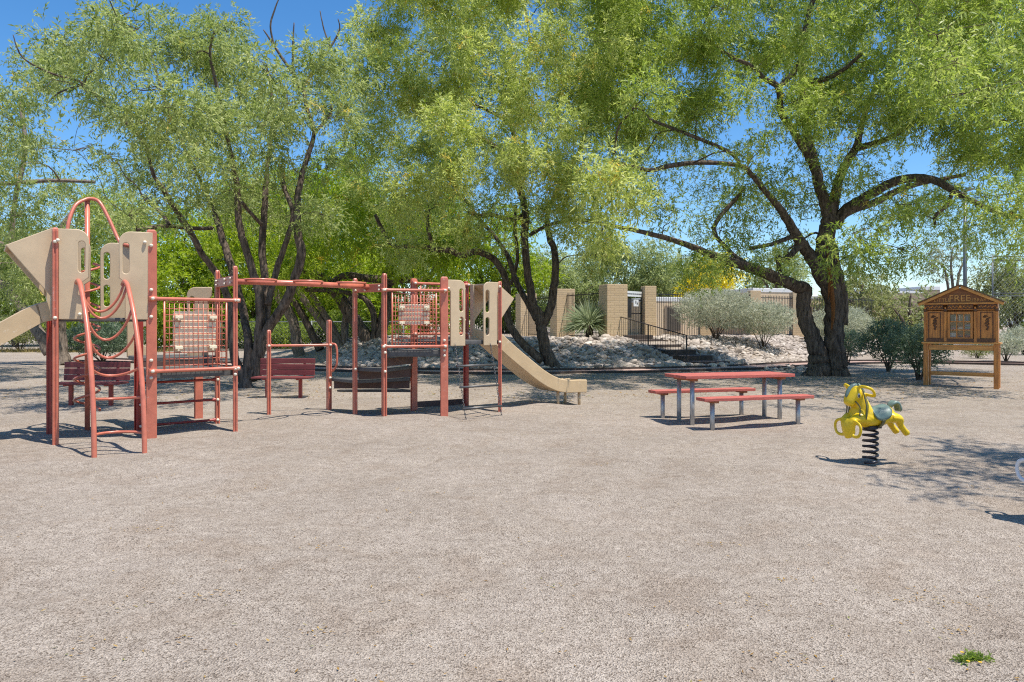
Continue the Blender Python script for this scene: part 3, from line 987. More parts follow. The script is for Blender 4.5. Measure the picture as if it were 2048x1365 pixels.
SQ = 0.77            # the horse is shorter than it is tall
def spring_rider(loc, yaw, label, body, accent, strap):
    r = empty("spring_rider", loc, label, "spring rider", None, yaw)
    r.scale = (SQ * 0.94, 0.94, 0.96)
    # x forward, y left, z up
    b = MB()
    b.tube(catmull([(-0.30, 0, 0.60), (-0.20, 0, 0.575), (0.0, 0, 0.545), (0.16, 0, 0.56), (0.26, 0, 0.60)], 4), catmull([(0.10, 0, 0), (0.150, 0, 0), (0.140, 0, 0), (0.155, 0, 0), (0.105, 0, 0)], 4) and [0.09, 0.115, 0.135, 0.145, 0.15, 0.148, 0.142, 0.138, 0.136, 0.14, 0.146, 0.152, 0.155, 0.15, 0.14, 0.125, 0.10], 16)
    b.ball((-0.29, 0, 0.60), 0.125, (0.9, 1.0, 1.15), 14, 10)
    b.ball((0.24, 0, 0.58), 0.13, (0.85, 0.95, 1.05), 14, 10)
    b.tube(catmull([(0.14, 0, 0.60), (0.185, 0, 0.70), (0.225, 0, 0.79), (0.25, 0, 0.87)], 4), [0.15, 0.15, 0.146, 0.140, 0.134, 0.128, 0.122, 0.116, 0.112, 0.108, 0.104, 0.098, 0.085], 14)    # neck
    b.tube(catmull([(0.235, 0, 0.885), (0.31, 0, 0.845), (0.38, 0, 0.775), (0.42, 0, 0.70)], 4), [0.07, 0.092, 0.106, 0.114, 0.116, 0.112, 0.104, 0.096, 0.089, 0.083, 0.077, 0.068, 0.05], 14)  # face with chin tucked
    for s in (-1, 1):                                                             # folded forelegs and stretched hind legs
        b.tube(catmull([(0.16, s * 0.07, 0.53), (0.30, s * 0.075, 0.53), (0.405, s * 0.065, 0.50), (0.42, s * 0.05, 0.42), (0.40, s * 0.04, 0.34)], 3), [0.085, 0.082, 0.078, 0.074, 0.07, 0.066, 0.062, 0.06, 0.057, 0.056, 0.055, 0.055, 0.05], 12)
        b.tube(catmull([(-0.28, s * 0.075, 0.56), (-0.37, s * 0.085, 0.55), (-0.445, s * 0.088, 0.52), (-0.47, s * 0.085, 0.44), (-0.55, s * 0.085, 0.36), (-0.60, s * 0.085, 0.325)], 3), [0.085, 0.088, 0.088, 0.083, 0.078, 0.073, 0.066, 0.06, 0.054, 0.047, 0.044, 0.042, 0.042, 0.044, 0.046, 0.042], 12)
        b.ball((-0.605, s * 0.085, 0.33), 0.043, (1.0, 0.9, 0.8), 10, 8)
        for q in range(1):
            b.tube(catmull([(0.31, s * 0.06, 0.925), (0.32, s * 0.13, 0.955), (0.27, s * 0.20, 0.945), (0.19, s * 0.225, 0.905), (0.15, s * 0.19, 0.865), (0.19, s * 0.085, 0.86)], 5), 0.022, 8)     # hand grips
        b.tube(catmull([(0.425, s * 0.055, 0.50), (0.43, s * 0.13, 0.505), (0.43, s * 0.205, 0.47), (0.43, s * 0.225, 0.40), (0.43, s * 0.195, 0.335), (0.43, s * 0.13, 0.315), (0.42, s * 0.045, 0.325)], 5), 0.021, 8)    # foot rings
    b.tube(catmull([(0.405, 0, 0.52), (0.43, 0, 0.46), (0.43, 0, 0.37), (0.41, 0, 0.29)], 3), [0.06, 0.068, 0.072, 0.075, 0.076, 0.074, 0.068, 0.062, 0.056, 0.045], 12)   # plate between the rings
    body_o = mesh_part(remeshed(b, 0.0105, 5), "body", M[body], r)
    # saddle pad wraps the back, strap hangs below it
    def wrap(x0, x1, a0, a1, rad, name, mat, n=12, shape=None):
        vs, fs = [], []
        nx = 10
        for i in range(nx + 1):
            x = x0 + (x1 - x0) * i / nx
            k = math.sqrt(max(0.0, 1 - ((i / nx) * 2 - 1) ** 2)) if shape else 1.0
            zc = 0.548 + 0.25 * max(0, -x - 0.02) ** 1.2
            for j in range(n + 1):
                a = (a0 + (a1 - a0) * j / n) * (0.55 + 0.45 * k if shape else 1.0)
                rr = rad + (0.03 * abs(x) if shape else 0)
                vs.append((x, rr * math.sin(a), zc + rr * math.cos(a) * 1.0))
        for i in range(nx):
            for j in range(n):
                p = i * (n + 1) + j
                fs.append((p, p + 1, p + n + 2, p + n + 1))
        m = MB(); m.add(vs, fs, True)
        o = m.build(name, M[mat], r)
        sd = o.modifiers.new("thick", 'SOLIDIFY'); sd.thickness = 0.016; sd.offset = 1.0
        return o
    wrap(-0.255, 0.10, -1.75, 1.75, 0.150, "saddle", accent, 14, True)
    for s in (-1, 1):
        wrap(-0.10, -0.045, s * 1.62, s * 2.85, 0.155, "girth_strap", strap, 12)
    # bridle, eyes, forelock, mane, tail
    for s in (-1, 1):
        m = MB(); m.ball((0.335, s * 0.106, 0.835), 0.027, (0.8, 0.45, 1.15), 12, 8); e = m.build("eye", M['white'], r)
        m = MB(); m.ball((0.342, s * 0.116, 0.830), 0.020, (0.75, 0.4, 1.15), 10, 6); m.build("pupil", M['eye'], e)
        m = MB(); m.tube(catmull([(0.255, s * 0.10, 0.91), (0.25, s * 0.128, 0.81), (0.235, s * 0.146, 0.70), (0.245, s * 0.156, 0.60), (0.245, s * 0.150, 0.53)], 4), 0.010, 6)
        m.tube(catmull([(0.385, s * 0.095, 0.76), (0.325, s * 0.115, 0.69), (0.325, s * 0.115, 0.62), (0.34, s * 0.125, 0.55)], 4), 0.010, 6)
        m.build("rein", M[strap], r)
    m = MB(); m.tube(catmull([(0.27, 0, 0.965), (0.345, 0, 0.945), (0.415, 0, 0.89), (0.465, 0, 0.81)], 4), [0.022, 0.026, 0.03, 0.032, 0.032, 0.031, 0.030, 0.029, 0.028, 0.026, 0.024, 0.02, 0.012], 10); m.build("forelock", M[accent], r)
    m = MB(); m.tube(catmull([(0.25, 0, 0.96), (0.165, 0, 0.925), (0.11, 0, 0.84), (0.05, 0, 0.715)], 4), [0.026, 0.034, 0.034, 0.034, 0.033, 0.032, 0.03, 0.03, 0.028, 0.026, 0.024, 0.02, 0.012], 10); m.build("mane", M[accent], r)
    m = MB()
    for dy, dx in ((0, 0), (0.022, 0.01), (-0.022, 0.01)):
        m.tube(catmull([(-0.36, 0, 0.70), (-0.395, dy, 0.765), (-0.455, dy * 1.5, 0.79), (-0.515 + dx, dy * 1.5, 0.76), (-0.545 + dx, dy * 1.2, 0.69), (-0.535 + dx, dy, 0.645)], 4), [0.02] + [0.030] * 14 + [0.034, 0.034, 0.032, 0.030, 0.027, 0.02], 8)
    m.build("tail", M[accent], r)
    # coil spring and its plates
    m = MB()
    tr = 6.3
    m.tube([(0.085 / SQ * math.cos(x * 2 * math.pi * tr), 0.085 * math.sin(x * 2 * math.pi * tr), -0.02 + 0.42 * x) for x in [i / 150 for i in range(151)]], 0.0155, 8)
    m.build("spring", M['spring'], r)
    m = MB(); m.box((0, 0, 0.41), (0.24, 0.18, 0.03)); m.build("spring_plate", M['spring'], r, bevel=0.006)
    def lower(o):                                                # settle the barrel and rump lower than the head
        if not o.name.startswith("spring"):
            me = o.data; n = len(me.vertices)
            co = np.empty(n * 3, np.float32); me.vertices.foreach_get("co", co); co = co.reshape(-1, 3)
            k = 0.26 - 0.17 * np.clip((co[:, 0] - 0.02) / 0.20, 0, 1)
            co[:, 2] -= np.clip(co[:, 2] - 0.42, 0, None) * k
            me.vertices.foreach_set("co", co.ravel()); me.update()
        for c in o.children: lower(c)
    bpy.context.view_layer.update()
    for c in r.children: lower(c)
    return r
HYAW = math.atan2(-0.27, -0.96)
spring_rider((4.14, 8.87, 0.0), HYAW, "yellow horse rider with grey-green saddle mounted on a black coil spring", 'yellow', 'teal', 'strap')
spring_rider((4.49, 6.15, 0.0), math.atan2(-0.15, -0.98), "pale white spring rider cut off at the right frame edge, only its ring handle showing", 'white', 'teal', 'galv')

# ------------------------------------------------------------------ little free library cabinet
LL = Vector((10.71, 19.98, 0)); LR = Vector((12.04, 19.0, 0))
lw = (LR - LL).length
LYAW = math.atan2(LR.y - LL.y, LR.x - LL.x)
LC = (LL + LR) / 2
lib = empty("library_cabinet", (LC.x, LC.y, 0), "carved oak book-sharing cabinet with gabled roof and glazed door, standing on a timber frame", "book cabinet", rz=LYAW)
hw = lw / 2
def lbox(name, c, s, mat, parent=lib, bevel=0.005):
    b = MB(); b.box(c, s); return b.build(name, M[mat], parent, bevel=bevel)
DP = 0.46                                                        # depth, y from 0 (front) to DP
ZB, ZT = 1.09, 2.11                                              # cabinet bottom and top
for sx in (-1, 1):
    for y in (0.05, DP - 0.03):
        lbox("leg", (sx * (hw - 0.05), y, 0.50), (0.115, 0.10, 1.16), 'wood')
lbox("top_rail", (0, 0.05, ZB - 0.10), (lw - 0.22, 0.07, 0.13), 'wood_h')
lbox("bottom_rail", (0, DP - 0.05, 0.30), (lw - 0.22, 0.05, 0.10), 'wood_h')
lbox("side_rail", (hw - 0.05, DP / 2 + .01, 0.98), (0.08, DP - 0.19, 0.12), 'wood')
lbox("base_board", (0, DP / 2, ZB + 0.015), (lw + 0.09, DP + 0.09, 0.045), 'wood_h')
cb = MB()                                                        # open box: back, sides, top
cb.box((0, DP - 0.015, (ZB + ZT) / 2 + .02), (lw - 0.04, 0.03, ZT - ZB - 0.04))
for sx in (-1, 1):
    cb.box((sx * (hw - 0.035), DP / 2 - 0.012, (ZB + ZT) / 2 + .02), (0.035, DP - 0.03, ZT - ZB - 0.05))
cb.box((0, DP / 2 - 0.012, ZT - 0.02), (lw - 0.11, DP - 0.03, 0.03))
body = cb.build("cabinet_body", M['wood'], lib, bevel=0.004)
dw = 0.285                                                       # half width of the glazed door
for sx in (-1, 1):
    cx = sx * (dw + 0.06 + (hw - dw - 0.06) / 2)
    wd = hw - dw - 0.075
    pn = lbox("side_door", (cx, 0.008, (ZB + ZT) / 2 - 0.075), (wd - 0.015, 0.026, 0.80), 'wood')
    iw = wd * 0.56
    px_ = cx + sx * -0.01
    for q in (-1, 1):
        lbox("moulding", (px_ + q * iw / 2, -0.010, 1.55), (0.022, 0.018, 0.68), 'wood_dark', pn, 0.004)
        lbox("moulding", (px_, -0.010, 1.55 + q * 0.33), (iw - 0.03, 0.018, 0.022), 'wood_dark', pn, 0.004)
    m = MB()
    rr = random.Random(3)
    for q in range(34):                                          # carved garland
        t = q / 34
        spread = 0.055 * (1 - t) ** 0.6 + 0.012
        m.ball((px_ + rr.uniform(-1, 1) * spread, -0.008, 1.80 - 0.36 * t), rr.uniform(0.014, 0.026), (1, 0.6, 1), 7, 5)
    m.build("carving", M['wood_dark'], pn)
    for xx in (sx * (hw - 0.035), sx * (dw + 0.045)):
        pl = lbox("pilaster", (xx, -0.008, 1.52), (0.06, 0.05, 0.76), 'wood', lib)
        lbox("pilaster_capital", (xx, -0.014, 1.945), (0.075, 0.062, 0.085), 'wood_dark', lib, 0.01)
        m = MB(); m.ball((xx, -0.045, 2.0), 0.024, (1, .6, 1.2), 8, 6); m.build("rosette", M['wood'], lib)
    fp = lbox("frieze_panel", (cx, -0.003, 2.025), (wd - 0.05, 0.04, 0.115), 'wood_dark', lib)
    m = MB()
    for q in range(11):
        m.ball((cx + (q - 5) * (wd - 0.1) / 11, -0.026, 2.025 + 0.02 * math.sin(q * 2.1)), 0.017, (1, .6, 1.3), 7, 5)
    m.build("carving", M['wood'], fp)
fp = lbox("frieze_panel", (0, -0.003, 2.025), (2 * dw, 0.04, 0.115), 'wood_dark', lib)
m = MB()
for q in range(25):
    m.ball(((q - 12) * 0.0215, -0.026, 2.02 + 0.025 * math.sin(q * 1.7)), 0.014, (1, .6, 1.2), 7, 5)
m.ball((0, -0.03, 2.03), 0.035, (1, .6, 1.2), 10, 6)
m.build("carving", M['wood'], fp)
lbox("cornice", (0, -0.014, 1.955), (lw - 0.16, 0.03, 0.018), 'wood', lib)
lbox("plinth", (0, -0.004, ZB + 0.085), (lw - 0.02, 0.055, 0.09), 'wood_dark', lib)
dr = MB()                                                        # glazed door, three by three panes
z0, z1 = 1.19, 1.90
for sx in (-1, 1):
    dr.box((sx * (dw - 0.03), 0.0, (z0 + z1) / 2), (0.06, 0.035, z1 - z0))
for z in (z0 + 0.03, z1 - 0.03):
    dr.box((0, 0.0, z), (2 * dw - 0.122, 0.034, 0.06))
for q in (-1, 1):
    dr.box((q * 0.078, 0.002, (z0 + z1) / 2), (0.026, 0.026, z1 - z0 - 0.122))
    for k in (-1, 0, 1):
        dr.box((k * 0.157, 0.002, (z0 + z1) / 2 + q * 0.105), (0.128, 0.022, 0.024))
door = dr.build("glazed_door", M['wood'], lib, bevel=0.004)
def glass():
    m, nt, p = new_mat("window_glass")
    g = nd(nt, "ShaderNodeBsdfGlossy"); g.inputs["Roughness"].default_value = 0.03
    t = nd(nt, "ShaderNodeBsdfTransparent")
    fr = nd(nt, "ShaderNodeFresnel"); fr.inputs[0].default_value = 1.5
    mx = nd(nt, "ShaderNodeMixShader")
    nt.links.new(fr.outputs[0], mx.inputs[0]); nt.links.new(t.outputs[0], mx.inputs[1]); nt.links.new(g.outputs[0], mx.inputs[2])
    nt.links.new(mx.outputs[0], nt.nodes["Material Output"].inputs["Surface"])
    return m
M['glass'] = glass()
lbox("glass_pane", (0, 0.019, (z0 + z1) / 2), (2 * dw - 0.13, 0.004, z1 - z0 - 0.13), 'glass', door, 0)
m = MB(); m.ball((dw - 0.03, -0.03, 1.5), 0.014); m.build("knob", M['gold'], door)
SHELF = (1.225, 1.44, 1.655)
for z in SHELF:
    lbox("shelf", (0, 0.20, z - 0.012), (lw - 0.12, 0.32, 0.022), 'wood_h', lib, 0.003)
# gable and roof
gz0, gz1, ew = 2.105, 2.56, hw + 0.13
m = MB()
for y0, y1, k, zz in ((0.0, 0.03, 0.80, 0.0), ):
    vs = [(-hw + .02, y0, gz0 + 0.02), (hw - .02, y0, gz0 + 0.02), (0, y0, gz1 - 0.055), (-hw + .02, y1, gz0 + 0.02), (hw - .02, y1, gz0 + 0.02), (0, y1, gz1 - 0.055)]
    m.add(vs, [(0, 1, 2), (5, 4, 3), (0, 3, 4, 1), (1, 4, 5, 2), (2, 5, 3, 0)])
gable = m.build("gable", M['gable'], lib)
lbox("moulding", (0, -0.02, gz0 + 0.005), (lw + 0.06, 0.06, 0.04), 'wood_h', gable)
for sx in (-1, 1):
    m = MB(); m.bar((sx * ew, DP / 2 - 0.04, gz0 + 0.03), (sx * 0.012, DP / 2 - 0.04, gz1 + 0.02), DP + 0.20, 0.028, up=(0, 0, 1))
    m.build("roof_board", M['shingle'], lib, bevel=0.004)
    m = MB(); m.bar((sx * (ew - 0.02), -0.085, gz0 - 0.02), (sx * 0.02, -0.085, gz1 - 0.035), 0.05, 0.065, up=(0, 0, 1))
    m.build("barge_board", M['wood_h'], lib, bevel=0.004)
for word, x, sz, dz in (("LITTLE", -0.40, 0.13, 0.052), ("FREE", -0.01, 0.235, 0.06), ("LIBRARY", 0.425, 0.115, 0.052)):
    me = text_mesh(word, sz, 0.008)
    o = place_mesh(me, "lettering", M['gold'], gable, Matrix(((1, 0, 0, x), (0, 0, -1, -0.012), (0, 1, 0, gz0 + dz), (0, 0, 0, 1))))
# books: each its own thing
bcols = [(0.55, 0.50, 0.42), (0.05, 0.10, 0.30), (0.50, 0.48, 0.46), (0.04, 0.05, 0.07), (0.30, 0.06, 0.05), (0.05, 0.25, 0.20), (0.60, 0.56, 0.50), (0.12, 0.20, 0.40), (0.45, 0.30, 0.15)]
BM_ = [surf("book_cover", c, 0.5, 0.15, 20) for c in bcols]
pages = surf("book_pages", (0.65, 0.60, 0.50), 0.8, 0.1, 60, stretch=(1, 1, 8))
R = Matrix.Rotation(LYAW, 3, 'Z')
SHN = ["lowest", "middle", "top"]
rr = random.Random(11)
def book(lx, ly, z, w, d, h, k, label, rot=0.0):
    p = R @ Vector((lx, ly, 0)) + Vector((LC.x, LC.y, z))
    e = empty("book", p, label, "book", "books inside the glazed cabinet", LYAW + rot)
    b = MB(); t = min(w, h) * 0.12
    if w < h:
        b.box((-w / 2 + t / 2, 0, h / 2), (t, d, h)); b.box((w / 2 - t / 2, 0, h / 2), (t, d, h)); b.box((0, -d / 2 + t / 2, h / 2), (w - 2 * t - .0005, t, h))
        b.build("cover", BM_[k], e)
        b = MB(); b.box((0, t / 2, h / 2), (w - 2 * t - .001, d - t - .004, h - 0.01)); b.build("pages", pages, e)
    else:
        b.box((0, 0, t / 2), (w, d, t)); b.box((0, 0, h - t / 2), (w, d, t)); b.box((0, -d / 2 + t / 2, h / 2), (w, t, h - 2 * t - .0005))
        b.build("cover", BM_[k], e)
        b = MB(); b.box((0, t / 2, h / 2), (w - .01, d - t - .004, h - 2 * t - .001)); b.build("pages", pages, e)
for si, z in enumerate(SHELF):
    if si == 2:
        x = -0.22
        while x < 0.22:
            w = rr.uniform(0.022, 0.04)
            k = 3 if abs(x) > .09 and rr.random() < .6 else rr.randrange(9)
            book(x, 0.17, z, w, 0.14, rr.uniform(0.13, 0.17), k, "book standing upright on the top shelf behind the cabinet glass")
            x += w + rr.choice([0.004, 0.006, 0.02])
    else:
        for col in (-0.157, 0.0, 0.157):
            zz = z
            n = rr.choice([3, 4])
            for q in range(n):
                h = rr.uniform(0.025, 0.042)
                book(col + rr.uniform(-.008, .008), 0.16, zz, rr.uniform(0.125, 0.148), 0.20, h, rr.randrange(9), "book lying flat in a stack on the %s shelf behind the cabinet glass" % SHN[si], rr.uniform(-.05, .05))
                zz += h + 0.001

# ------------------------------------------------------------------ pool wall: pillars, iron fences, gate, steps, houses
PT = MOUND + 2.4
def top_depth(py): return F * (PT - EYE) / (HY - py)
PIL = {}
def pillar(key, px, py_top, wx, label, wy=None, rz=0.0):
    Y = top_depth(py_top)
    x = (px - HX) * Y / F
    r = MB(); wy = wy or wx
    r.box((0, 0, 1.10), (wx, wy, 2.6))
    o = r.build("block_pillar", M['block'], None, bevel=0.012)
    o.location = (x, Y, MOUND); o.rotation_euler = (0, 0, rz)
    tag(o, label, "pillar", "tan block pillars of the pool fence")
    PIL[key] = (x, Y)
pillar('a', 1052, 588, 0.95, "tan block pillar farthest left, seen beside the slide hood", rz=.3)
pillar('b', 1125, 579, 0.95, "tan block pillar between the twin tree trunks and the spiky plant", rz=.3)
pillar('c', 1226, 570, 0.95, "broad tan block pillar left of the white-topped gate", 1.0, rz=.26)
pillar('d', 1297, 573, 0.55, "tan block pillar right of the gate at the top of the handrail", rz=.2)
pillar('e', 1409, 578, 0.55, "tan block pillar whose top shows above the large grey shrub")
pillar('f', 1508, 582, 0.55, "tan block pillar above the rounder grey shrub, under the yellow-flowering tree")
pillar('g', 1593, 585, 0.60, "tan block pillar just left of the leaning tree trunk")
zt = EYE + (650 - 612) * 55 / F
o_ = MB(); o_.box((0, 0, 1.0), (0.5, 0.5, 2.4)); o_ = o_.build("block_pillar", M['block'], None, bevel=.012)
o_.location = ((1752 - HX) * 55 / F, 55, zt - 2.2); tag(o_, "small far tan block pillar between the olive trees right of the big trunk", "pillar", "tan block pillars of the pool fence")

def iron_fence(a, b_, label, ztop=PT - 0.22, zbot=MOUND + 0.12, name="iron_fence", sp=0.125):
    a = Vector((a[0], a[1], 0)); b3 = Vector((b_[0], b_[1], 0))
    r = empty(name, (a.x, a.y, MOUND), label, "fence", "iron fence spans round the pool")
    t = (b3 - a).normalized(); ln = (b3 - a).length
    for z in (ztop - 0.12, zbot):
        m = MB(); m.bar(a + Vector((0, 0, z)), b3 + Vector((0, 0, z)), 0.035, 0.04); m.build("rail", M['iron'], r, world=True)
    m = MB()
    n = max(2, int(ln / sp))
    for i in range(1, n):
        p = a + t * (ln * i / n)
        m.bar(p + Vector((0, 0, zbot - 0.08)), p + Vector((0, 0, ztop)), 0.02, 0.02)
    m.build("pickets", M['iron'], r, world=True)
    return r
far_l = (-6.5, 50)
iron_fence(far_l, PIL['a'], "black iron fence span at the far left, behind the slide tower")
iron_fence(PIL['a'], PIL['b'], "black iron fence span between the two left pillars, crossed by a trunk")
iron_fence(PIL['b'], PIL['c'], "black iron fence span behind the spiky desert plant")
iron_fence(PIL['d'], PIL['e'], "black iron fence span right of the gate, in front of tan house walls")
iron_fence(PIL['e'], PIL['f'], "black iron fence span rising behind the large grey shrubs")
iron_fence(PIL['f'], PIL['g'], "black iron fence span left of the leaning tree trunk")
iron_fence(PIL['g'], (21.0, 44.5), "black iron fence span seen behind the big right-hand trunk")

# gate between pillars c and d
ga = Vector((PIL['c'][0] + 0.50, PIL['c'][1] + 0.1, 0)); gb = Vector((PIL['d'][0] - 0.32, PIL['d'][1], 0))
gate = empty("pool_gate", (ga.x, ga.y, MOUND), "black iron pool gate with a white sign board across its top", "gate")
gt = (gb - ga).normalized(); gl = (gb - ga).length
m = MB()
for p in (ga + gt * 0.03, gb - gt * 0.03):
    m.bar(p + Vector((0, 0, MOUND)), p + Vector((0, 0, MOUND + 2.25)), 0.06, 0.06)
for z in (0.15, 1.15, 1.75):
    m.bar(ga + gt * .06 + Vector((0, 0, MOUND + z)), gb - gt * .06 + Vector((0, 0, MOUND + z)), 0.05, 0.05)
m.build("gate_frame", M['iron'], gate, world=True)
m = MB()
for i in range(1, 11):
    p = ga + gt * (gl * i / 11)
    m.bar(p + Vector((0, 0, MOUND + 0.18)), p + Vector((0, 0, MOUND + 1.72)), 0.018, 0.018)
m.build("pickets", M['iron'], gate, world=True)
gn = Vector((gt.y, -gt.x, 0))
def gpt(f, z, off): return ga + gt * (gl * f) + gn * off + Vector((0, 0, MOUND + z))
sg = MB(); sg.bar(gpt(0.02, 2.02, .06), gpt(0.98, 2.02, .06), 0.02, 0.24); sg = sg.build("sign_board", M['sign_white'], gate, world=True)
m = MB()
for i in range(24):
    f = 0.08 + 0.035 * i
    m.bar(gpt(f, 2.02, .073), gpt(f + 0.022, 2.02, .073), 0.004, 0.06 if i % 3 else 0.035)
m.build("lettering", M['sign_ink'], sg, world=True)
nt_ = MB(); nt_.bar(gpt(0.48, 1.62, .05), gpt(0.76, 1.62, .05), 0.012, 0.30); nt_ = nt_.build("notice", M['sign_white'], gate, world=True)
m = MB(); m.bar(gpt(0.58, 1.66, .06), gpt(0.63, 1.66, .06), 0.004, 0.13); m.bar(gpt(0.66, 1.60, .06), gpt(0.71, 1.60, .06), 0.004, 0.09); m.build("emblem", M['sign_ink'], nt_, world=True)
m = MB(); m.bar(gpt(0.06, 1.38, .03), gpt(0.38, 1.38, .03), 0.015, 0.85); m.build("mesh_guard", M['iron'], gate, world=True)

# timber steps down the mound with a black handrail
S0 = Vector(((ga.x + gb.x) / 2 - .1, (ga.y + gb.y) / 2 - 0.4, MOUND)); S1 = Vector((7.35, 29.2, 0.02))
sdir2 = (S1 - S0); sdir2.z = 0; slen = sdir2.length; sdir2.normalize()
yaw = math.atan2(sdir2.y, sdir2.x)
st = empty("steps", (S1.x, S1.y, 0), "dark timber steps climbing the rock slope to the pool gate", "steps")
for i in range(6):
    f = i / 5.0
    z = MOUND * (1 - f) + 0.10 - 0.0 * f
    p = S0.lerp(S1, f)
    c = Vector((p.x, p.y, z))
    m = MB(); m.box((c.x, c.y, c.z - 0.02), (slen / 5.0 * 0.98, 1.5, 0.22), yaw)
    m.build("tread", M['timber'], st, bevel=0.015, world=True)
def handrail(side, label):
    nv = Vector((-sdir2.y, sdir2.x, 0)) * side
    a = S0 + nv; b3 = S1 + nv
    r = empty("handrail", (b3.x, b3.y, 0), label, "handrail", "handrails of the pool steps")
    m = MB(); up = Vector((0, 0, 1.05)); lo = Vector((0, 0, 0.18))
    m.tube([a + up, b3 + up + Vector((0, 0, .1))], 0.021, 8); m.build("top_rail", M['iron'], r, world=True)
    m = MB(); m.tube([a + lo, b3 + lo + Vector((0, 0, .1))], 0.02, 8); m.build("bottom_rail", M['iron'], r, world=True)
    m = MB()
    for i in range(1, 30):
        p = a.lerp(b3, i / 30); m.bar(p + lo + Vector((0, 0, .1 * i / 30)), p + up + Vector((0, 0, .1 * i / 30)), 0.014, 0.014)
    m.build("balusters", M['iron'], r, world=True)
    for f in (0, 0.5, 1):
        p = a.lerp(b3, f)
        m = MB(); m.bar(p - Vector((0, 0, .3)), p + up + Vector((0, 0, .1 * f)), 0.05, 0.05); m.build("post", M['iron'], r, world=True)
handrail(-0.85, "black iron handrail with balusters running down beside the timber steps")

def house(px0, px1, py_top, Y, depth, label, wall='stucco', fascia=0.28, openings=(), zb=0.3):
    s = F / Y
    x0, x1 = (px0 - HX) / s, (px1 - HX) / s
    ztop = EYE + (HY - py_top) / s
    r = empty("house", ((x0 + x1) / 2, Y, zb), label, "house", "low flat-roofed houses beyond the pool")
    m = MB(); m.box(((x0 + x1) / 2, Y + depth / 2, (zb + ztop - fascia) / 2), (x1 - x0, depth, ztop - fascia - zb)); m.build("wall", M[wall], r, world=True)
    m = MB(); m.box(((x0 + x1) / 2, Y + depth / 2, ztop - fascia / 2), (x1 - x0 + 0.06, depth + 0.06, fascia)); m.build("roof", M['white_roof'], r, bevel=.03, world=True)
    for kind, a, b_, t, bt in openings:
        xa, xb = (a - HX) / s, (b_ - HX) / s
        za, zb2 = EYE + (HY - bt) / s, EYE + (HY - t) / s
        m = MB(); m.box(((xa + xb) / 2, Y - 0.03, (za + zb2) / 2), (xb - xa, 0.09, zb2 - za)); fr = m.build(kind, M['brown_wall'], r, world=True)
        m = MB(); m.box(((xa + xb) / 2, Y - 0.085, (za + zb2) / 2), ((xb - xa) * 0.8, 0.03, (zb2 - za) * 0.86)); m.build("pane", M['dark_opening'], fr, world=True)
    if Y < 80: r.rotation_euler = (0, 0, 0.28)
    return r
house(1306, 1420, 595, 47, 9, "low tan house with a white roof edge, behind the fence right of the gate", openings=(("door", 1326, 1362, 612, 664),))
house(1500, 1600, 577, 50, 9, "tan house with the tallest white roof edge, behind the pillar left of the leaning trunk", openings=(("window", 1545, 1575, 612, 640),))
house(1602, 1720, 592, 54, 9, "tan house mostly hidden behind the big right-hand trunk", openings=(("window", 1616, 1650, 608, 640),))
house(1740, 1850, 583, 95, 12, "distant brown building with a thin white roof line below the mountain", 'brown_wall', 0.25, (("window", 1770, 1790, 600, 612),), zb=0)
house(1842, 1880, 573, 100, 6, "distant white-roofed building peeking over the library roof", 'brown_wall', 0.5, zb=0)

# ------------------------------------------------------------------ fences at the back
def chain_fence(a, b_, h, posts, label, cell=0.22, wr=0.006, rails=(1.0,)):
    a = Vector(a); b3 = Vector(b_)
    r = empty("chain_link_fence", a, label, "fence")
    t = (b3 - a); ln = t.length; t.normalize()
    for i in range(posts + 1):
        p = a + t * (ln * i / posts)
        m = MB(); m.tube([p - Vector((0, 0, .2)), p + Vector((0, 0, h + 0.06))], 0.045, 8); m.build("post", M['steel_grey'], r, world=True)
    for f in rails:
        m = MB(); m.tube([a + Vector((0, 0, h * f)), b3 + Vector((0, 0, h * f))], 0.028, 6); m.build("rail", M['steel_grey'], r, world=True)
    m = MB()
    n = int(ln / cell)
    for s in (1, -1):
        for i in range(-int(h / cell), n + int(h / cell) + 1):
            x0 = i * cell; x1 = x0 + s * h
            z0_, z1_ = 0.0, h
            if s == 1:
                if x0 < 0: z0_ = -x0; x0 = 0
                if x1 > ln: z1_ = h - (x1 - ln); x1 = ln
            else:
                if x0 > ln: z0_ = x0 - ln; x0 = ln
                if x1 < 0: z1_ = h + x1; x1 = 0
            if z1_ - z0_ > 0.05:
                m.bar(a + t * x0 + Vector((0, 0, z0_)), a + t * x1 + Vector((0, 0, z1_)), wr, wr)
    m.build("wire_mesh", M['wire'], r, world=True)
chain_fence((-17.5, 46, 0), (-6.5, 46, 0), 1.75, 4, "grey chain-link fence behind the multi-trunk tree at the back of the park", rails=(1.0, 0.03))
chain_fence((-42, 47, 0), (-24, 47, 0), 1.2, 5, "low dark chain-link fence along the scrub at the far left", rails=(1.0,))
chain_fence(W(1985, 650, 46), (42, 46, EYE), 4.1, 3, "tall chain-link court fence with double top rails behind the library cabinet", cell=0.3, wr=0.009, rails=(1.0, 0.94, 0.42, 0.46))
for o in list(SC.objects):
    if o.get('label', '').startswith("tall chain-link"):
        o.location.z -= 0.0
pp = W(1930, 650, 62)
m = MB(); m.tube([(0, 0, -2), (0, 0, 12.5)], [0.17, 0.12], 10); lp = empty("lamp_pole", (pp[0], pp[1], 0), "tall thin grey court light pole rising behind the library roof", "light pole"); m.build("pole", M['steel_grey'], lp)
m = MB(); m.box((0, -0.4, 12.4), (0.5, 1.0, 0.15)); m.build("lamp_head", M['steel_grey'], lp, bevel=0.02)

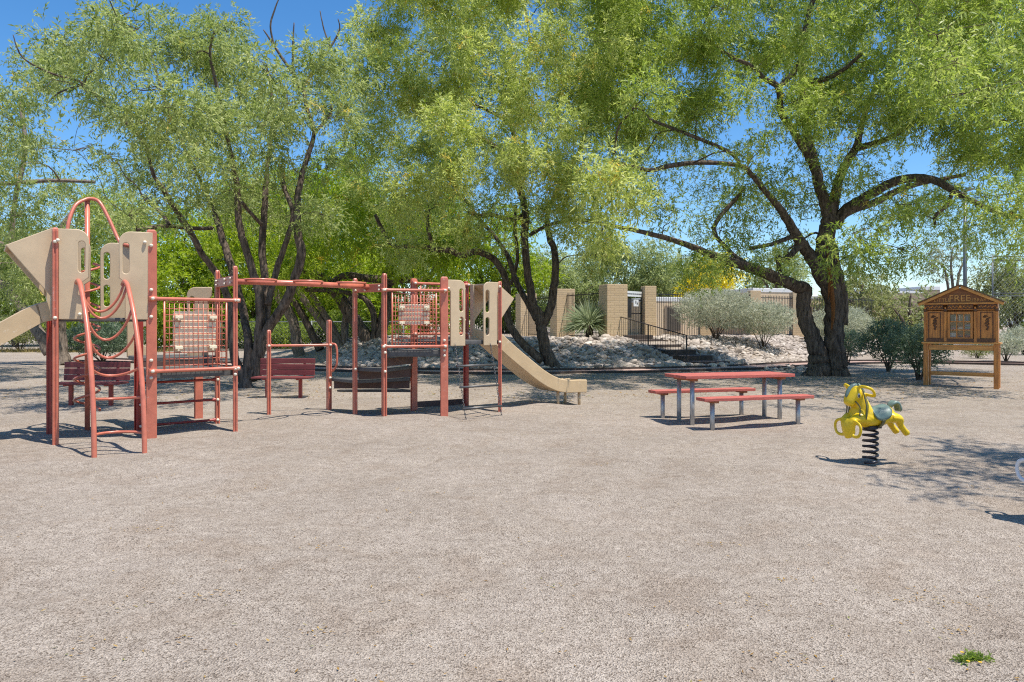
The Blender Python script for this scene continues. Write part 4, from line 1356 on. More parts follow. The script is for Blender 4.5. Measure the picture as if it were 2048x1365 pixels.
# ------------------------------------------------------------------ rocks on the mound
def icosphere(sub):
    bm = bmesh.new(); bmesh.ops.create_icosphere(bm, subdivisions=sub, radius=1.0)
    v = np.array([x.co[:] for x in bm.verts]); f = np.array([[q.index for q in x.verts] for x in bm.faces]); bm.free()
    return v, f
def rocks(name, pts, sizes, seed):
    rg = np.random.default_rng(seed)
    V0, F0 = icosphere(2)
    n = len(pts)
    nv, nf = len(V0), len(F0)
    co = np.repeat(V0[None], n, 0)
    # lumpy shape: cut by random planes
    for k in range(5):
        d = rg.normal(size=(n, 1, 3)); d /= np.linalg.norm(d, axis=2, keepdims=True)
        h = rg.uniform(0.45, 0.85, size=(n, 1))
        dot = (co * d).sum(2)
        ex = np.clip(dot - h, 0, None) * 0.85
        co = co - d * ex[..., None]
    sc = sizes[:, None, None] * np.stack([rg.uniform(0.8, 1.25, n), rg.uniform(0.7, 1.1, n), rg.uniform(0.45, 0.75, n)], -1)[:, None, :]
    co = co * sc
    a = rg.uniform(0, 6.28, n); c, s = np.cos(a)[:, None], np.sin(a)[:, None]
    x = co[..., 0] * c - co[..., 1] * s; y = co[..., 0] * s + co[..., 1] * c
    tl = rg.normal(0, 0.25, (n, 1))
    z = co[..., 2] + x * tl
    co = np.stack([x, y, z], -1) + pts[:, None, :]
    fs = F0[None] + (np.arange(n) * nv)[:, None, None]
    me = np_mesh(name, co.reshape(-1, 3), fs.reshape(-1, 3))
    at = me.attributes.new("tint", 'FLOAT', 'FACE')
    at.data.foreach_set("value", np.repeat(np.clip(rg.normal(0.55, 0.2, n), 0, 1), nf).astype(np.float32))
    me.polygons.foreach_set("use_smooth", np.zeros(n * nf, bool))
    me.materials.append(M['rock'])
    o = bpy.data.objects.new(name, me); COL.objects.link(o)
    return tag(o, kind="stuff")
rg = np.random.default_rng(3)
pts, sz = [], []
while len(pts) < 7200:
    x = rg.uniform(-7.5, 19); toe = np.interp(x, TX, TY)
    y = toe + rg.uniform(-0.5, 6.5)
    if x > 16 and rg.random() < 0.6: continue
    # keep the stair clear
    w = (x - S1.x) * sdir2.x + (y - S1.y) * sdir2.y; q = -(x - S1.x) * sdir2.y + (y - S1.y) * sdir2.x
    if -slen - .3 < w < 0.5 and abs(q) < 0.72: continue
    r = abs(rg.normal(0.085, 0.035)) + 0.03
    if 3 < x < 9 and rg.random() < .5: r *= 1.35
    pts.append((x, y, gz(x, y) + r * 0.18)); sz.append(r)
o = rocks("river_rocks", np.array(pts), np.array(sz), 5); tag(o, "pale grey and pinkish river rocks covering the slope below the pool fence", "rocks")
# a few loose cobbles on the dirt left of the big tree
pts, sz = [], []
for _ in range(60):
    px, py = rg.uniform(1530, 1610), rg.normal(738, 3)
    g = G(px, py); r = rg.uniform(0.05, 0.12); pts.append((g[0], g[1], r * .2)); sz.append(r)
o = rocks("loose_cobbles", np.array(pts), np.array(sz), 6); tag(o, "small strip of loose grey cobbles beside the big tree base", "rocks")

# ------------------------------------------------------------------ foliage
def unit(v):
    return v / (np.linalg.norm(v, axis=-1, keepdims=True) + 1e-9)
def clump_noise(P, wl, ph):
    k = 2 * np.pi / wl
    x, y, z = P[:, 0] * k + ph, P[:, 1] * k + ph * 1.7, P[:, 2] * k + ph * 2.3
    return (np.sin(x + 1.3 * np.sin(y * 0.7)) + np.sin(y * 1.1 + 1.1 * np.sin(z * 0.8)) + np.sin(z * 1.2 + 1.2 * np.sin(x * 0.9))
            + 0.6 * np.sin(x * 2.3 + z * 1.9) + 0.6 * np.sin(y * 2.1 - z * 2.4)) / 3.0

def leaf_mesh(name, anc, dirs, per, L, Wd, spray, droop, seed, mat, parent, yellow=0.0, scatter=0.8, tint_mu=0.5):
    rg = np.random.default_rng(seed)
    n = len(anc)
    t = (np.arange(per)[None, :] + rg.random((n, per))) / per
    sl = spray * rg.uniform(0.6, 1.3, (n, 1))
    base = anc[:, None, :] + dirs[:, None, :] * (t * sl)[..., None]
    base[..., 2] -= droop * sl * t * t
    ld = unit(dirs[:, None, :] * 0.55 + rg.normal(size=(n, per, 3)) * scatter + np.array([0, 0, -droop * 0.5]))
    side = unit(np.cross(ld, rg.normal(size=(n, per, 3)) * 0.8 + np.array([0.15, -0.25, 0.75])))   # blades turn towards the light
    ll = L * rg.uniform(0.65, 1.3, (n, per, 1)); ww = Wd * rg.uniform(0.7, 1.2, (n, per, 1))
    b = base; tip = base + ld * ll
    mid = base + ld * ll * 0.5
    mid = mid + np.array([0, 0, 1.0]) * ll * 0.06
    co = np.stack([b, mid - side * ww * 0.5, tip, mid + side * ww * 0.5], 2).reshape(-1, 3)
    nl = n * per
    me = np_mesh(name, co, np.arange(nl * 4).reshape(-1, 4))
    tt = np.clip(rg.normal(tint_mu, 0.19, (n, 1)) + rg.normal(0, 0.10, (n, per)), 0, 0.86)
    if yellow > 0:
        y = rg.random(n) < yellow
        tt[y] = 0.95 + 0.05 * rg.random((int(y.sum()), per))
    at = me.attributes.new("tint", 'FLOAT', 'FACE')
    at.data.foreach_set("value", tt.ravel().astype(np.float32))
    me.materials.append(mat)
    o = bpy.data.objects.new(name, me); COL.objects.link(o)
    if parent is not None: o.parent = parent
    return o

def in_poly(px, py, poly):
    c = False
    n = len(poly)
    j = n - 1
    for i in range(n):
        xi, yi = poly[i]; xj, yj = poly[j]
        if (yi > py) != (yj > py) and px < (xj - xi) * (py - yi) / (yj - yi) + xi:
            c = not c
        j = i
    return c

def rough_tube(b, pts, rad, n, rg, rough):
    """limb with a knobbly cross-section"""
    start = len(b.v)
    b.tube(pts, rad, n)
    if rough > 0:
        k = len(pts)
        P = [Vector(p) for p in pts]
        ridges = [1 + rough * rg.uniform(-1, 1) for _ in range(n)]
        for i in range(k):
            for j in range(n):
                q = Vector(b.v[start + i * n + j])
                f = ridges[j] * (1 + rough * 0.22 * rg.uniform(-1, 1))
                b.v[start + i * n + j] = tuple(P[i] + (q - P[i]) * f)

def tree(name, label, Y0, limbs, polys, mat, bark, seed, dens=1.0, L=0.13, Wd=0.032, spacing=66, per=12, spray=0.42, droop=0.7, depth=3.6, group=None, yellow=0.0, rough=0.16, clump=1.5, thr=-0.25, tint_mu=0.5, twig=True, cat="tree", base=None, nside=15, scatter=0.5, fwd=0.0, rscale=0.84):
    rg = np.random.default_rng(seed); rr = random.Random(seed)
    bx, by = base if base else (limbs[0][0][0], limbs[0][0][1])
    root = empty(name, ((bx - HX) * Y0 / F, Y0, gz((bx - HX) * Y0 / F, Y0)), label, cat, group)
    ro = Vector(root.location)
    wood = MB()
    nodes = []
    for li, limb in enumerate(limbs):
        pts4 = []
        for q in limb:
            dY = q[3] if len(q) > 3 else 0.0
            x, y, z = W(q[0], q[1], Y0 + dY)
            pts4.append((x, y, z, q[2] * (rscale if q[2] > 4 else 1.1) * (Y0 + dY) / F))
        c = catmull(pts4, 5)
        P = [Vector(p[:3]) for p in c]; Rr = [max(0.006, p[3]) for p in c]
        for i in range(1, len(P) - 1):                           # slight irregular bends
            P[i] = P[i] + Vector((rr.uniform(-1, 1), rr.uniform(-1, 1), rr.uniform(-.5, .5))) * (Rr[i] * 0.13)
        rough_tube(wood, P, Rr, nside if Rr[0] > 0.08 else 7, rr, rough)
        nodes += [(p, r) for p, r in zip(P, Rr)]
    NP = np.array([tuple(n_[0]) for n_ in nodes]) if nodes else np.array([tuple(ro)])
    anchors, dirs, pads = [], [], []
    for pl_ in polys:
        poly, dn = pl_[0], pl_[1]
        dY0 = pl_[2] if len(pl_) > 2 else fwd
        xs_ = [p[0] for p in poly]; ys_ = [p[1] for p in poly]
        py = min(ys_)
        while py <= max(ys_):
            px = min(xs_) + rr.uniform(-.5, .5) * spacing
            while px <= max(xs_):
                jx, jy = px + rr.uniform(-.35, .35) * spacing, py + rr.uniform(-.35, .35) * spacing
                px += spacing
                if not in_poly(jx, jy, poly): continue
                dY = dY0 + rr.uniform(-1, 1) * depth
                Y = Y0 + dY
                c = np.array(W(jx, jy, Y))
                r = spacing * 0.80 * Y / F * rr.uniform(0.8, 1.2)
                area = (spacing * Y / F) ** 2
                n = int(dn * dens * area / (0.5 * L * Wd * 0.6) / per)
                if n < 1: continue
                u = unit(rg.normal(size=(n, 3))) * (rg.random((n, 1)) ** 0.45)
                a = c + u * np.array([r, max(1.2, r * 1.1) if depth > 1 else r, r * 0.8])
                keep = clump_noise(a, clump, seed * 1.37) > thr + rg.normal(0, 0.18, n)
                a = a[keep]; u = u[keep]
                if len(a) == 0: continue
                a[:, 2] = np.maximum(a[:, 2], ground_z(a[:, 0], a[:, 1]) + 0.08)
                d = unit(u * 0.7 + rg.normal(size=a.shape) * 0.55 + np.array([0, 0, -0.15]))
                anchors.append(a); dirs.append(d)
                pads.append((c, a))
            py += spacing * 0.9
    if twig and nodes:                                           # limbs reach every pad of foliage, nearest pads first, each from the closest wood
        NR = [n_[1] for n_ in nodes]
        pads.sort(key=lambda q: float(np.min(np.linalg.norm(NP - q[0], axis=1))))
        for c, a in pads:
            dd = np.linalg.norm(NP - c, axis=1) + np.maximum(0, NP[:, 2] - c[2] - 0.4) * 1.5
            k = int(np.argmin(dd)); s = Vector(NP[k]); e = Vector(c)
            ln = (e - s).length
            if 0.15 < ln < 4.5:
                t0 = (e - s).normalized()
                up = Vector((0, 0, 1)) * (0.10 * ln)
                P = [s]
                for f in (0.25, 0.5, 0.75):
                    P.append(s.lerp(e, f) + up * math.sin(f * math.pi) + Vector((rr.uniform(-1, 1), rr.uniform(-1, 1), rr.uniform(-.7, .7))) * ln * 0.09)
                P.append(e)
                r0 = min(NR[k] * 0.7, 0.010 + 0.008 * ln)
                cc = catmull(P, 3)
                wood.tube(cc, list(np.linspace(r0, max(0.006, r0 * 0.45), len(cc))), 5, cap=False)
                NP = np.concatenate([NP, np.array(cc)[3:]]); NR += list(np.linspace(r0, max(0.006, r0 * 0.45), len(cc)))[3:]
            for q in range(5):
                i = rr.randrange(len(a)); e2 = Vector(a[i])
                m1 = e.lerp(e2, 0.5) + Vector((rr.uniform(-.15, .15), rr.uniform(-.15, .15), rr.uniform(-.05, .15)))
                wood.tube([e, m1, e2], [0.008, 0.006, 0.003], 4, cap=False)
    if len(wood.v):
        wood.build("trunk", bark, root, world=True, fixn=False)
    if anchors:
        a = np.concatenate(anchors) - np.array(ro); d = np.concatenate(dirs)
        leaf_mesh("crown", a, d, per, L, Wd, spray, droop, seed + 1, mat, root, yellow, scatter, tint_mu)
    return root

YL = (0.62, 0.47, 0.10)
M['leaf1'] = leaf_mat("mesquite_leaves", [(0, (0.12, 0.185, 0.025)), (0.45, (0.31, 0.395, 0.08)), (0.86, (0.50, 0.555, 0.175)), (1.0, YL)], 0.42)
M['leaf2'] = leaf_mat("pale_mesquite_leaves", [(0, (0.18, 0.24, 0.035)), (0.45, (0.43, 0.49, 0.13)), (0.86, (0.62, 0.65, 0.25)), (1.0, YL)], 0.44)
M['leaf3'] = leaf_mat("grey_green_mesquite_leaves", [(0, (0.11, 0.165, 0.03)), (0.45, (0.295, 0.355, 0.105)), (0.86, (0.49, 0.535, 0.22)), (1.0, YL)], 0.42)
M['leaf4'] = leaf_mat("yellow_green_leaves", [(0, (0.15, 0.23, 0.012)), (0.5, (0.32, 0.42, 0.04)), (0.86, (0.44, 0.49, 0.075)), (1.0, (0.5, 0.35, 0.05))], 0.46)
M['leaf_bg'] = leaf_mat("background_leaves", [(0, (0.12, 0.19, 0.025)), (0.5, (0.26, 0.34, 0.07)), (1.0, (0.37, 0.43, 0.11))], 0.44)
M['leaf_pv'] = leaf_mat("palo_verde_leaves", [(0, (0.21, 0.26, 0.10)), (0.5, (0.34, 0.39, 0.16)), (1.0, (0.44, 0.47, 0.22))], 0.4)
M['leaf_yel'] = leaf_mat("yellow_blossom", [(0, (0.35, 0.30, 0.03)), (0.5, (0.70, 0.58, 0.035)), (1.0, (0.80, 0.68, 0.07))], 0.35)
M['leaf_sage'] = leaf_mat("sage_leaves", [(0, (0.20, 0.22, 0.14)), (0.5, (0.42, 0.435, 0.31)), (1.0, (0.62, 0.625, 0.48))], 0.28)
M['leaf_dk'] = leaf_mat("dark_shrub_leaves", [(0, (0.06, 0.10, 0.05)), (0.5, (0.135, 0.19, 0.115)), (1.0, (0.27, 0.335, 0.225))], 0.3)
M['leaf_olive'] = leaf_mat("olive_leaves", [(0, (0.14, 0.165, 0.05)), (0.5, (0.27, 0.29, 0.11)), (1.0, (0.40, 0.41, 0.19))], 0.36)
M['leaf_euc'] = leaf_mat("eucalyptus_leaves", [(0, (0.13, 0.145, 0.07)), (0.5, (0.23, 0.245, 0.12)), (1.0, (0.34, 0.35, 0.18))], 0.35)
M['leaf_spike'] = leaf_mat("sotol_leaves", [(0, (0.20, 0.25, 0.13)), (0.5, (0.33, 0.38, 0.22)), (1.0, (0.48, 0.52, 0.33))], 0.25)

# --- big mesquite on the right
T1 = [
    [(1624, 772, 34), (1632, 755, 27), (1638, 735, 23), (1636, 710, 20), (1628, 680, 18), (1612, 645, 16), (1605, 605, 15), (1609, 578, 15), (1590, 572, 14, -.2), (1545, 552, 13, -.6), (1490, 532, 11, -1.0), (1430, 512, 9, -1.4), (1380, 492, 7, -1.7), (1335, 477, 6, -2.0), (1280, 463, 5, -2.3), (1225, 452, 3.5, -2.5)],
    [(1680, 774, 33), (1675, 756, 27), (1671, 735, 24), (1668, 700, 22), (1668, 650, 21), (1666, 600, 21), (1652, 550, 23), (1647, 500, 19), (1656, 455, 18), (1655, 425, 14), (1640, 380, 12), (1630, 335, 11.5), (1618, 285, 10, .4), (1608, 220, 9, .7), (1606, 170, 8, .8), (1605, 120, 7, 1.0), (1612, 50, 6, 1.2), (1632, -20, 5, 1.4), (1640, -90, 4, 1.5)],
    [(1688, 650, 8), (1688, 600, 9), (1680, 560, 10), (1665, 510, 13), (1655, 450, 10)],
    [(1646, 560, 17), (1622, 515, 14), (1595, 475, 12, -.3), (1565, 425, 9, -.7), (1538, 392, 7, -1), (1505, 352, 6, -1.4), (1480, 332, 5.5, -1.8), (1400, 326, 5.5, -2.2), (1335, 333, 6, -2.6), (1296, 341, 5.5, -3), (1225, 325, 4, -3.3)],
    [(1658, 445, 14), (1668, 405, 12), (1680, 355, 10, .3), (1700, 315, 9, .5), (1712, 296, 8.5, .6), (1726, 240, 6, 1.0), (1742, 195, 5.5, 1.3), (1768, 165, 4.5, 1.6), (1790, 125, 3.5, 1.9), (1798, 60, 2.5, 2.2)],
    [(1712, 298, 8), (1758, 285, 6.5, .2), (1790, 270, 6, 0), (1850, 232, 4.5, -.4), (1905, 213, 3.5, -.8), (1970, 203, 2.5, -1.2)],
    [(1668, 455, 15), (1690, 422, 12, -.2), (1730, 396, 10.5, -.5), (1790, 364, 9.5, -1), (1830, 357, 9, -1.3), (1872, 363, 8.5, -1.7), (1920, 390, 6.5, -2.1), (1972, 416, 5.5, -2.5), (2022, 434, 5.5, -2.8), (2070, 432, 4.5, -3.1), (2160, 442, 3.5, -3.4)],
    [(1672, 440, 10), (1705, 421, 9, .3), (1752, 405, 8, .7), (1800, 380, 7, 1), (1850, 366, 5, 1.3), (1930, 350, 3.5, 1.6)],
    [(1626, 330, 9.5), (1587, 262, 8.5, -.6), (1563, 228, 7.5, -.9), (1556, 176, 7, -1.2), (1528, 157, 5.5, -1.5), (1502, 132, 4.5, -1.8), (1465, 115, 3, -2.2), (1400, 70, 2, -2.8)],
    [(1556, 178, 6, -1.2), (1590, 140, 5.5, -1.0), (1602, 108, 5, -.9), (1600, 50, 3, -.9)],
    [(1610, 165, 6.5), (1655, 157, 5.5, -.4), (1693, 135, 4.5, -.8), (1725, 105, 3, -1.2)],
    [(1602, 490, 8, -.2), (1570, 520, 6, -.3), (1555, 515, 5, -.3), (1560, 545, 4, -.3)],
    [(1590, 470, 6, -.3), (1545, 488, 5, -.6), (1500, 497, 4, -.9)],
    [(1500, 535, 7, -1), (1455, 500, 5, -.9), (1428, 455, 4, -.6), (1470, 400, 3.5, -.3), (1490, 375, 2.5, 0)],
    [(1480, 331, 4.5, -1.8), (1450, 300, 4, -1.5), (1300, 240, 3, -1.2)],
    [(1905, 380, 5, -2), (1895, 410, 4, -2.1), (1872, 430, 3.4, -2.2), (1870, 450, 2.4, -2.2)],
    [(2020, 432, 4, -2.8), (2040, 405, 3.2, -2.9), (2070, 380, 2.5, -3)],
]
tree("mesquite_tree", "largest mesquite tree at right, thick split trunk with long low limbs behind the picnic table", 23.6, T1, [
    ([(1260, -230), (1190, -70), (1185, 60), (1178, 200), (1185, 290), (1300, 300), (1420, 250), (1560, 240), (1700, 260), (1800, 240), (1950, 320), (2150, 330), (2150, -70), (2050, -230)], 1.5),
    ([(1190, 290), (1190, 360), (1290, 390), (1400, 350), (1450, 420), (1620, 470), (1640, 420), (1800, 360), (1800, 250), (1560, 240), (1420, 250), (1300, 290)], 0.42, 0.8),
    ([(1335, 410), (1345, 500), (1400, 545), (1490, 560), (1560, 545), (1610, 500), (1600, 440), (1480, 410), (1400, 380)], 0.62, 0.5),
    ([(1690, 440), (1690, 540), (1740, 590), (1790, 545), (1850, 470), (1900, 500), (1960, 485), (2060, 530), (2160, 500), (2150, 330), (1950, 330), (1840, 370), (1760, 410)], 0.68, -2.5),
    ([(1790, -60), (1830, 130), (1900, 220), (2150, 260), (2150, -60)], 0.6, -5.5),
], M['leaf1'], M['bark'], 21, dens=4.7, droop=0.4, spray=0.36, L=0.13, Wd=0.033, yellow=0.006, clump=1.5, thr=-0.08, depth=5.5, fwd=-1.0)

def torn_bark():
    root = [o for o in SC.objects if str(o.get('label', '')).startswith("largest mesquite")][0]
    m = MB()
    for pts in ([(1656, 505, 1.5), (1659, 540, 4), (1664, 585, 5), (1667, 625, 4), (1663, 660, 1.5)], [(1654, 490, 1), (1657, 530, 3), (1659, 570, 3), (1656, 600, 1)]):
        c = catmull([(*W(a, b_, 23.6 - 0.36), r * 23.6 / F) for a, b_, r in pts], 5)
        rough_tube(m, [q[:3] for q in c], [max(.01, q[3]) for q in c], 9, random.Random(4), 0.3)
    m.build("torn_bark", M['heart'], root, world=True)
torn_bark()

# --- twin-stemmed mesquite in the centre
T2 = [
    [(1116, 748, 20), (1108, 735, 17), (1092, 700, 14), (1084, 655, 13), (1080, 632, 12.5), (1068, 610, 10.5), (1060, 570, 9.5), (1053, 525, 9), (1050, 476, 9), (1052, 435, 9), (1047, 402, 8), (1038, 370, 8), (1026, 334, 8, -.3), (1008, 308, 7, -.6), (985, 290, 5, -1), (940, 262, 4, -1.6), (910, 215, 3, -2), (880, 160, 2.5, -2.4)],
    [(1086, 648, 10), (1098, 625, 9.5), (1105, 592, 9), (1111, 545, 8), (1108, 497, 7, .3), (1100, 478, 7, .5), (1095, 430, 5, .9), (1120, 370, 4, 1.2), (1160, 300, 3, 1.5), (1190, 200, 2.5, 1.8)],
    [(1074, 640, 8), (1054, 604, 7, .3), (1032, 562, 6.5, .5), (1022, 529, 6, .6), (1012, 507, 5.5, .7), (992, 476, 4.5, .9), (960, 440, 3.5, 1.1), (930, 400, 2.5, 1.3)],
    [(1084, 722, 11), (1040, 682, 9.5), (1016, 640, 9), (1014, 575, 8.5), (1002, 540, 8), (988, 520, 8), (960, 505, 8, -.3), (943, 505, 8, -.5), (924, 511, 7.5, -.7), (897, 501, 7, -1), (869, 500, 6.5, -1.3), (848, 493, 6, -1.6), (820, 493, 5.5, -1.9), (790, 492, 5, -2.2), (772, 474, 4, -2.5), (750, 430, 3, -2.8)],
    [(869, 500, 4.5, -1.3), (862, 480, 4, -1.4), (855, 445, 3.5, -1.5), (858, 420, 2.6, -1.6)],
    [(1022, 570, 3.6, .6), (1035, 520, 3.4, .4), (1030, 460, 3.2, .2), (1032, 410, 2.6, 0)],
    [(1050, 430, 5.5), (1020, 440, 5, -.3), (985, 430, 5, -.7), (960, 432, 4, -1.1), (935, 425, 3, -1.5)],
    [(1038, 372, 4), (1045, 330, 4, .3), (1050, 280, 3.5, .6), (1040, 200, 3, .9), (1060, 100, 2.5, 1.2), (1050, 20, 2, 1.4)],
    [(1026, 334, 4, -.3), (1020, 250, 3.5, -.5), (930, 200, 2.6, -1), (915, 165, 2.2, -1.2)],
    [(1060, 470, 5), (1100, 450, 4.5, -1), (1160, 440, 4, -2), (1230, 455, 3, -2.8)],
]
tree("mesquite_tree", "dense pale mesquite tree in the centre, dark forked stems rising behind the right slide", 27.4, T2, [
    ([(760, -230), (725, -70), (712, 70), (700, 200), (700, 300), (770, 400), (900, 400), (1040, 380), (1150, 330), (1240, 270), (1255, 120), (1290, -70), (1250, -230)], 1.45),
    ([(700, 300), (690, 400), (760, 500), (850, 520), (930, 470), (1040, 430), (1040, 370), (770, 390)], 0.7, 1.0),
    ([(1075, 330), (1080, 450), (1130, 510), (1210, 520), (1270, 500), (1290, 440), (1260, 350), (1180, 320)], 1.3, -6),
    ([(860, 400), (880, 470), (980, 490), (1040, 450), (1040, 390)], 0.5, 1.0),
], M['leaf2'], M['bark'], 33, dens=4.3, droop=0.3, spray=0.36, yellow=0.03, clump=1.6, thr=-0.15, depth=6.0, fwd=-2.5, L=0.135, Wd=0.034)

# --- many-stemmed mesquite on the left
T3 = [
    [(494, 782, 22), (489, 758, 15), (471, 721, 11), (464, 666, 10.5), (457, 600, 9), (434, 549, 8.5, -.3), (405, 509, 8, -.6), (383, 468, 7.5, -.9), (354, 424, 7, -1.2), (332, 388, 6.5, -1.5), (308, 351, 5, -1.8), (299, 318, 4.5, -2), (288, 285, 4, -2.2), (250, 245, 3, -2.5), (225, 229, 3, -2.7), (169, 169, 2.5, -3.2), (105, 148, 2, -3.6), (46, 116, 1.6, -4), (26, 70, 0.9, -4.1)],
    [(497, 760, 14), (497, 690, 10), (488, 630, 9, .4), (470, 560, 9, .6), (455, 510, 8.5, .8), (442, 468, 7.5, 1), (428, 424, 6, 1.3), (405, 370, 4.5, 1.6), (370, 300, 3, 2), (330, 200, 2.4, 2.3), (300, 100, 1.8, 2.6)],
    [(506, 740, 13), (517, 680, 11), (520, 600, 11), (505, 540, 9.5), (489, 490, 9), (478, 446, 8.5), (474, 375, 7.5), (460, 300, 5, -.3), (440, 200, 3.5, -.6), (420, 110, 2.5, -.9), (430, 60, 1.6, -1)],
    [(520, 690, 9), (535, 620, 9, .3), (531, 560, 9, .5), (524, 501, 8.5, .7), (528, 446, 8, .8), (531, 388, 7, .9), (535, 330, 5, 1), (545, 240, 3.5, 1.2), (540, 150, 2.4, 1.4)],
    [(508, 760, 17), (514, 735, 14), (530, 668, 12), (566, 615, 11, -.3), (588, 564, 10.5, -.5), (603, 508, 10.5, -.6), (596, 470, 9.5, -.6), (594, 410, 8, -.5), (599, 373, 7, -.4), (610, 329, 6, -.3), (628, 265, 4.5, -.2), (612, 211, 3.5, -.1), (606, 178, 3.2, 0), (570, 125, 2.6, .1), (548, 91, 2.2, .1), (527, 60, 1, .1)],
    [(535, 610, 8), (553, 540, 7.5, .2), (574, 478, 6.5, .3), (586, 430, 5.5, .4), (570, 380, 4, .7), (560, 330, 3, .9)],
    [(426, 457, 5, 1), (383, 457, 5, .3), (339, 453, 4.5, -.8), (310, 454, 4, -1.2), (273, 461, 3, -1.6)],
    [(339, 452, 4, -.8), (320, 425, 3, -.7), (290, 400, 2.4, -.6)],
    [(524, 450, 5), (500, 425, 4.5, -.4), (484, 405, 3.6, -.7)],
    [(548, 91, 2, .1), (541, 53, 1.8, .1), (549, 21, 1.5, .1), (560, -8, 1, .1)],
    [(600, 180, 2.8), (587, 141, 2.2, -.2), (586, 90, 1.7, -.3), (588, 46, 0.9, -.3)],
    [(606, 178, 2.8), (622, 148, 2.4, .2), (661, 95, 2, .5), (679, 60, 1.4, .6), (676, 38, .9, .6)],
    [(661, 95, 1.6, .5), (648, 60, 1.3, .5), (640, 22, .8, .5)],
    [(622, 148, 1.8, .2), (670, 130, 1.4, .4), (700, 112, .9, .5)],
    [(169, 169, 1.8, -3.2), (120, 185, 1.4, -3.4), (96, 206, 0.9, -3.5)],
    [(630, 266, 3.5), (660, 230, 2.6, .3), (664, 215, 2, .4)],
]
tree("mesquite_tree", "many-stemmed mesquite tree at left with bare dead twigs on top, behind the low tower", 19.3, T3, [
    ([(100, 85), (75, 130), (130, 180), (190, 230), (240, 270), (330, 290), (440, 300), (560, 310), (690, 330), (705, 200), (690, 130), (610, 110), (540, 95), (500, 60), (475, 15), (400, 15), (340, 55), (275, 20), (185, 35), (140, 45)], 1.0),
    ([(210, 310), (190, 370), (230, 440), (330, 460), (420, 445), (560, 440), (690, 430), (690, 330), (560, 310), (440, 300), (330, 300)], 0.62, 1.5),
    ([(140, 250), (140, 330), (240, 340), (250, 280)], 0.25),
], M['leaf3'], M['bark'], 45, dens=7.0, droop=0.3, spray=0.34, yellow=0.006, clump=1.25, thr=0.02, depth=4.8, fwd=-1.3, L=0.115, Wd=0.03)

# --- far left mesquite
T5 = [
    [(125, 735, 22), (122, 700, 15), (120, 650, 13), (108, 600, 11, -.3), (85, 565, 11, -.6), (55, 530, 9, -1), (20, 500, 8, -1.3), (-40, 470, 7, -1.6)],
    [(100, 705, 14), (80, 670, 12), (40, 610, 10, .5), (10, 575, 9, .8), (-40, 545, 8, 1.1)],
    [(85, 566, 8, -.6), (98, 520, 6, -.3), (120, 460, 5, 0), (150, 420, 4, .3)],
    [(40, 590, 7, .5), (80, 578, 6, .2), (110, 600, 4, 0)],
    [(20, 500, 6, -1.3), (30, 400, 5, -1), (50, 300, 4, -.8), (40, 200, 3, -.6)],
    [(-10, 370, 4, -1), (100, 362, 3.4, -1.2), (190, 365, 2.6, -1.4)],
]
tree("mesquite_tree", "shadier mesquite tree at the far left edge, leaning limbs behind the left slide", 30.0, T5, [
    ([(-90, 140), (40, 125), (75, 215), (110, 280), (60, 330), (-90, 330)], 0.8),
    ([(-90, 330), (60, 330), (130, 330), (190, 370), (240, 400), (260, 450), (200, 520), (120, 560), (30, 570), (-90, 570)], 0.75),
], M['leaf3'], M['bark_grey'], 57, dens=4.0, yellow=0.008, L=0.15, Wd=0.038, depth=5.0, fwd=-4, clump=1.7, thr=-0.2)

# --- yellow-green mesquite low behind the towers
T4 = [
    [(742, 722, 20), (738, 690, 15), (722, 660, 14), (700, 628, 14), (680, 598, 13), (655, 572, 11), (640, 552, 9, -.4), (600, 540, 6, -1), (560, 545, 4, -1.6)],
    [(752, 720, 14), (760, 670, 13), (775, 600, 12), (770, 560, 12), (790, 520, 9), (800, 480, 6), (830, 430, 4)],
    [(745, 700, 10), (750, 650, 9), (740, 610, 8), (715, 590, 7), (660, 582, 5, -.5), (610, 580, 4, -1)],
    [(640, 700, 10, .5), (615, 650, 8, .5), (590, 605, 7, .5), (575, 590, 6, .5), (560, 540, 4, .5)],
    [(770, 570, 9), (800, 560, 8), (850, 560, 7), (880, 520, 5), (900, 480, 4)],
    [(655, 572, 7), (690, 552, 9), (740, 558, 10), (780, 560, 10)],
]
tree("mesquite_tree", "yellow-green mesquite tree with low dark leaning limbs between the two towers", 34.0, T4, [
    ([(600, 420), (640, 330), (720, 300), (800, 390), (900, 440), (950, 520), (900, 580), (830, 590), (760, 560), (680, 550), (600, 560), (560, 500)], 1.5),
], M['leaf4'], M['bark'], 61, dens=2.6, yellow=0.02, L=0.19, Wd=0.05, depth=3.0, clump=1.6, thr=-0.3)
# grey leaning trunk behind the right bench
tree("mesquite_tree", "slim grey leaning tree behind the bench beside the transfer steps", 34.5, [
    [(600, 720, 14), (595, 690, 12), (588, 650, 11), (575, 618, 11), (560, 598, 10), (545, 570, 8), (530, 530, 6), (520, 480, 4)],
    [(688, 705, 13), (672, 680, 11), (640, 640, 9), (612, 605, 8), (598, 585, 7), (585, 550, 5)],
    [(684, 690, 9), (650, 630, 7.5), (625, 590, 6), (618, 560, 5)],
    [(690, 705, 10), (690, 650, 9), (700, 600, 7), (720, 570, 5)],
], [([(400, 480), (470, 420), (600, 420), (680, 480), (690, 560), (600, 575), (480, 570), (400, 560)], 1.2)], M['leaf4'], M['bark_grey'], 67, dens=2.6, L=0.19, Wd=0.05, depth=2.5, clump=1.6, thr=-0.3)

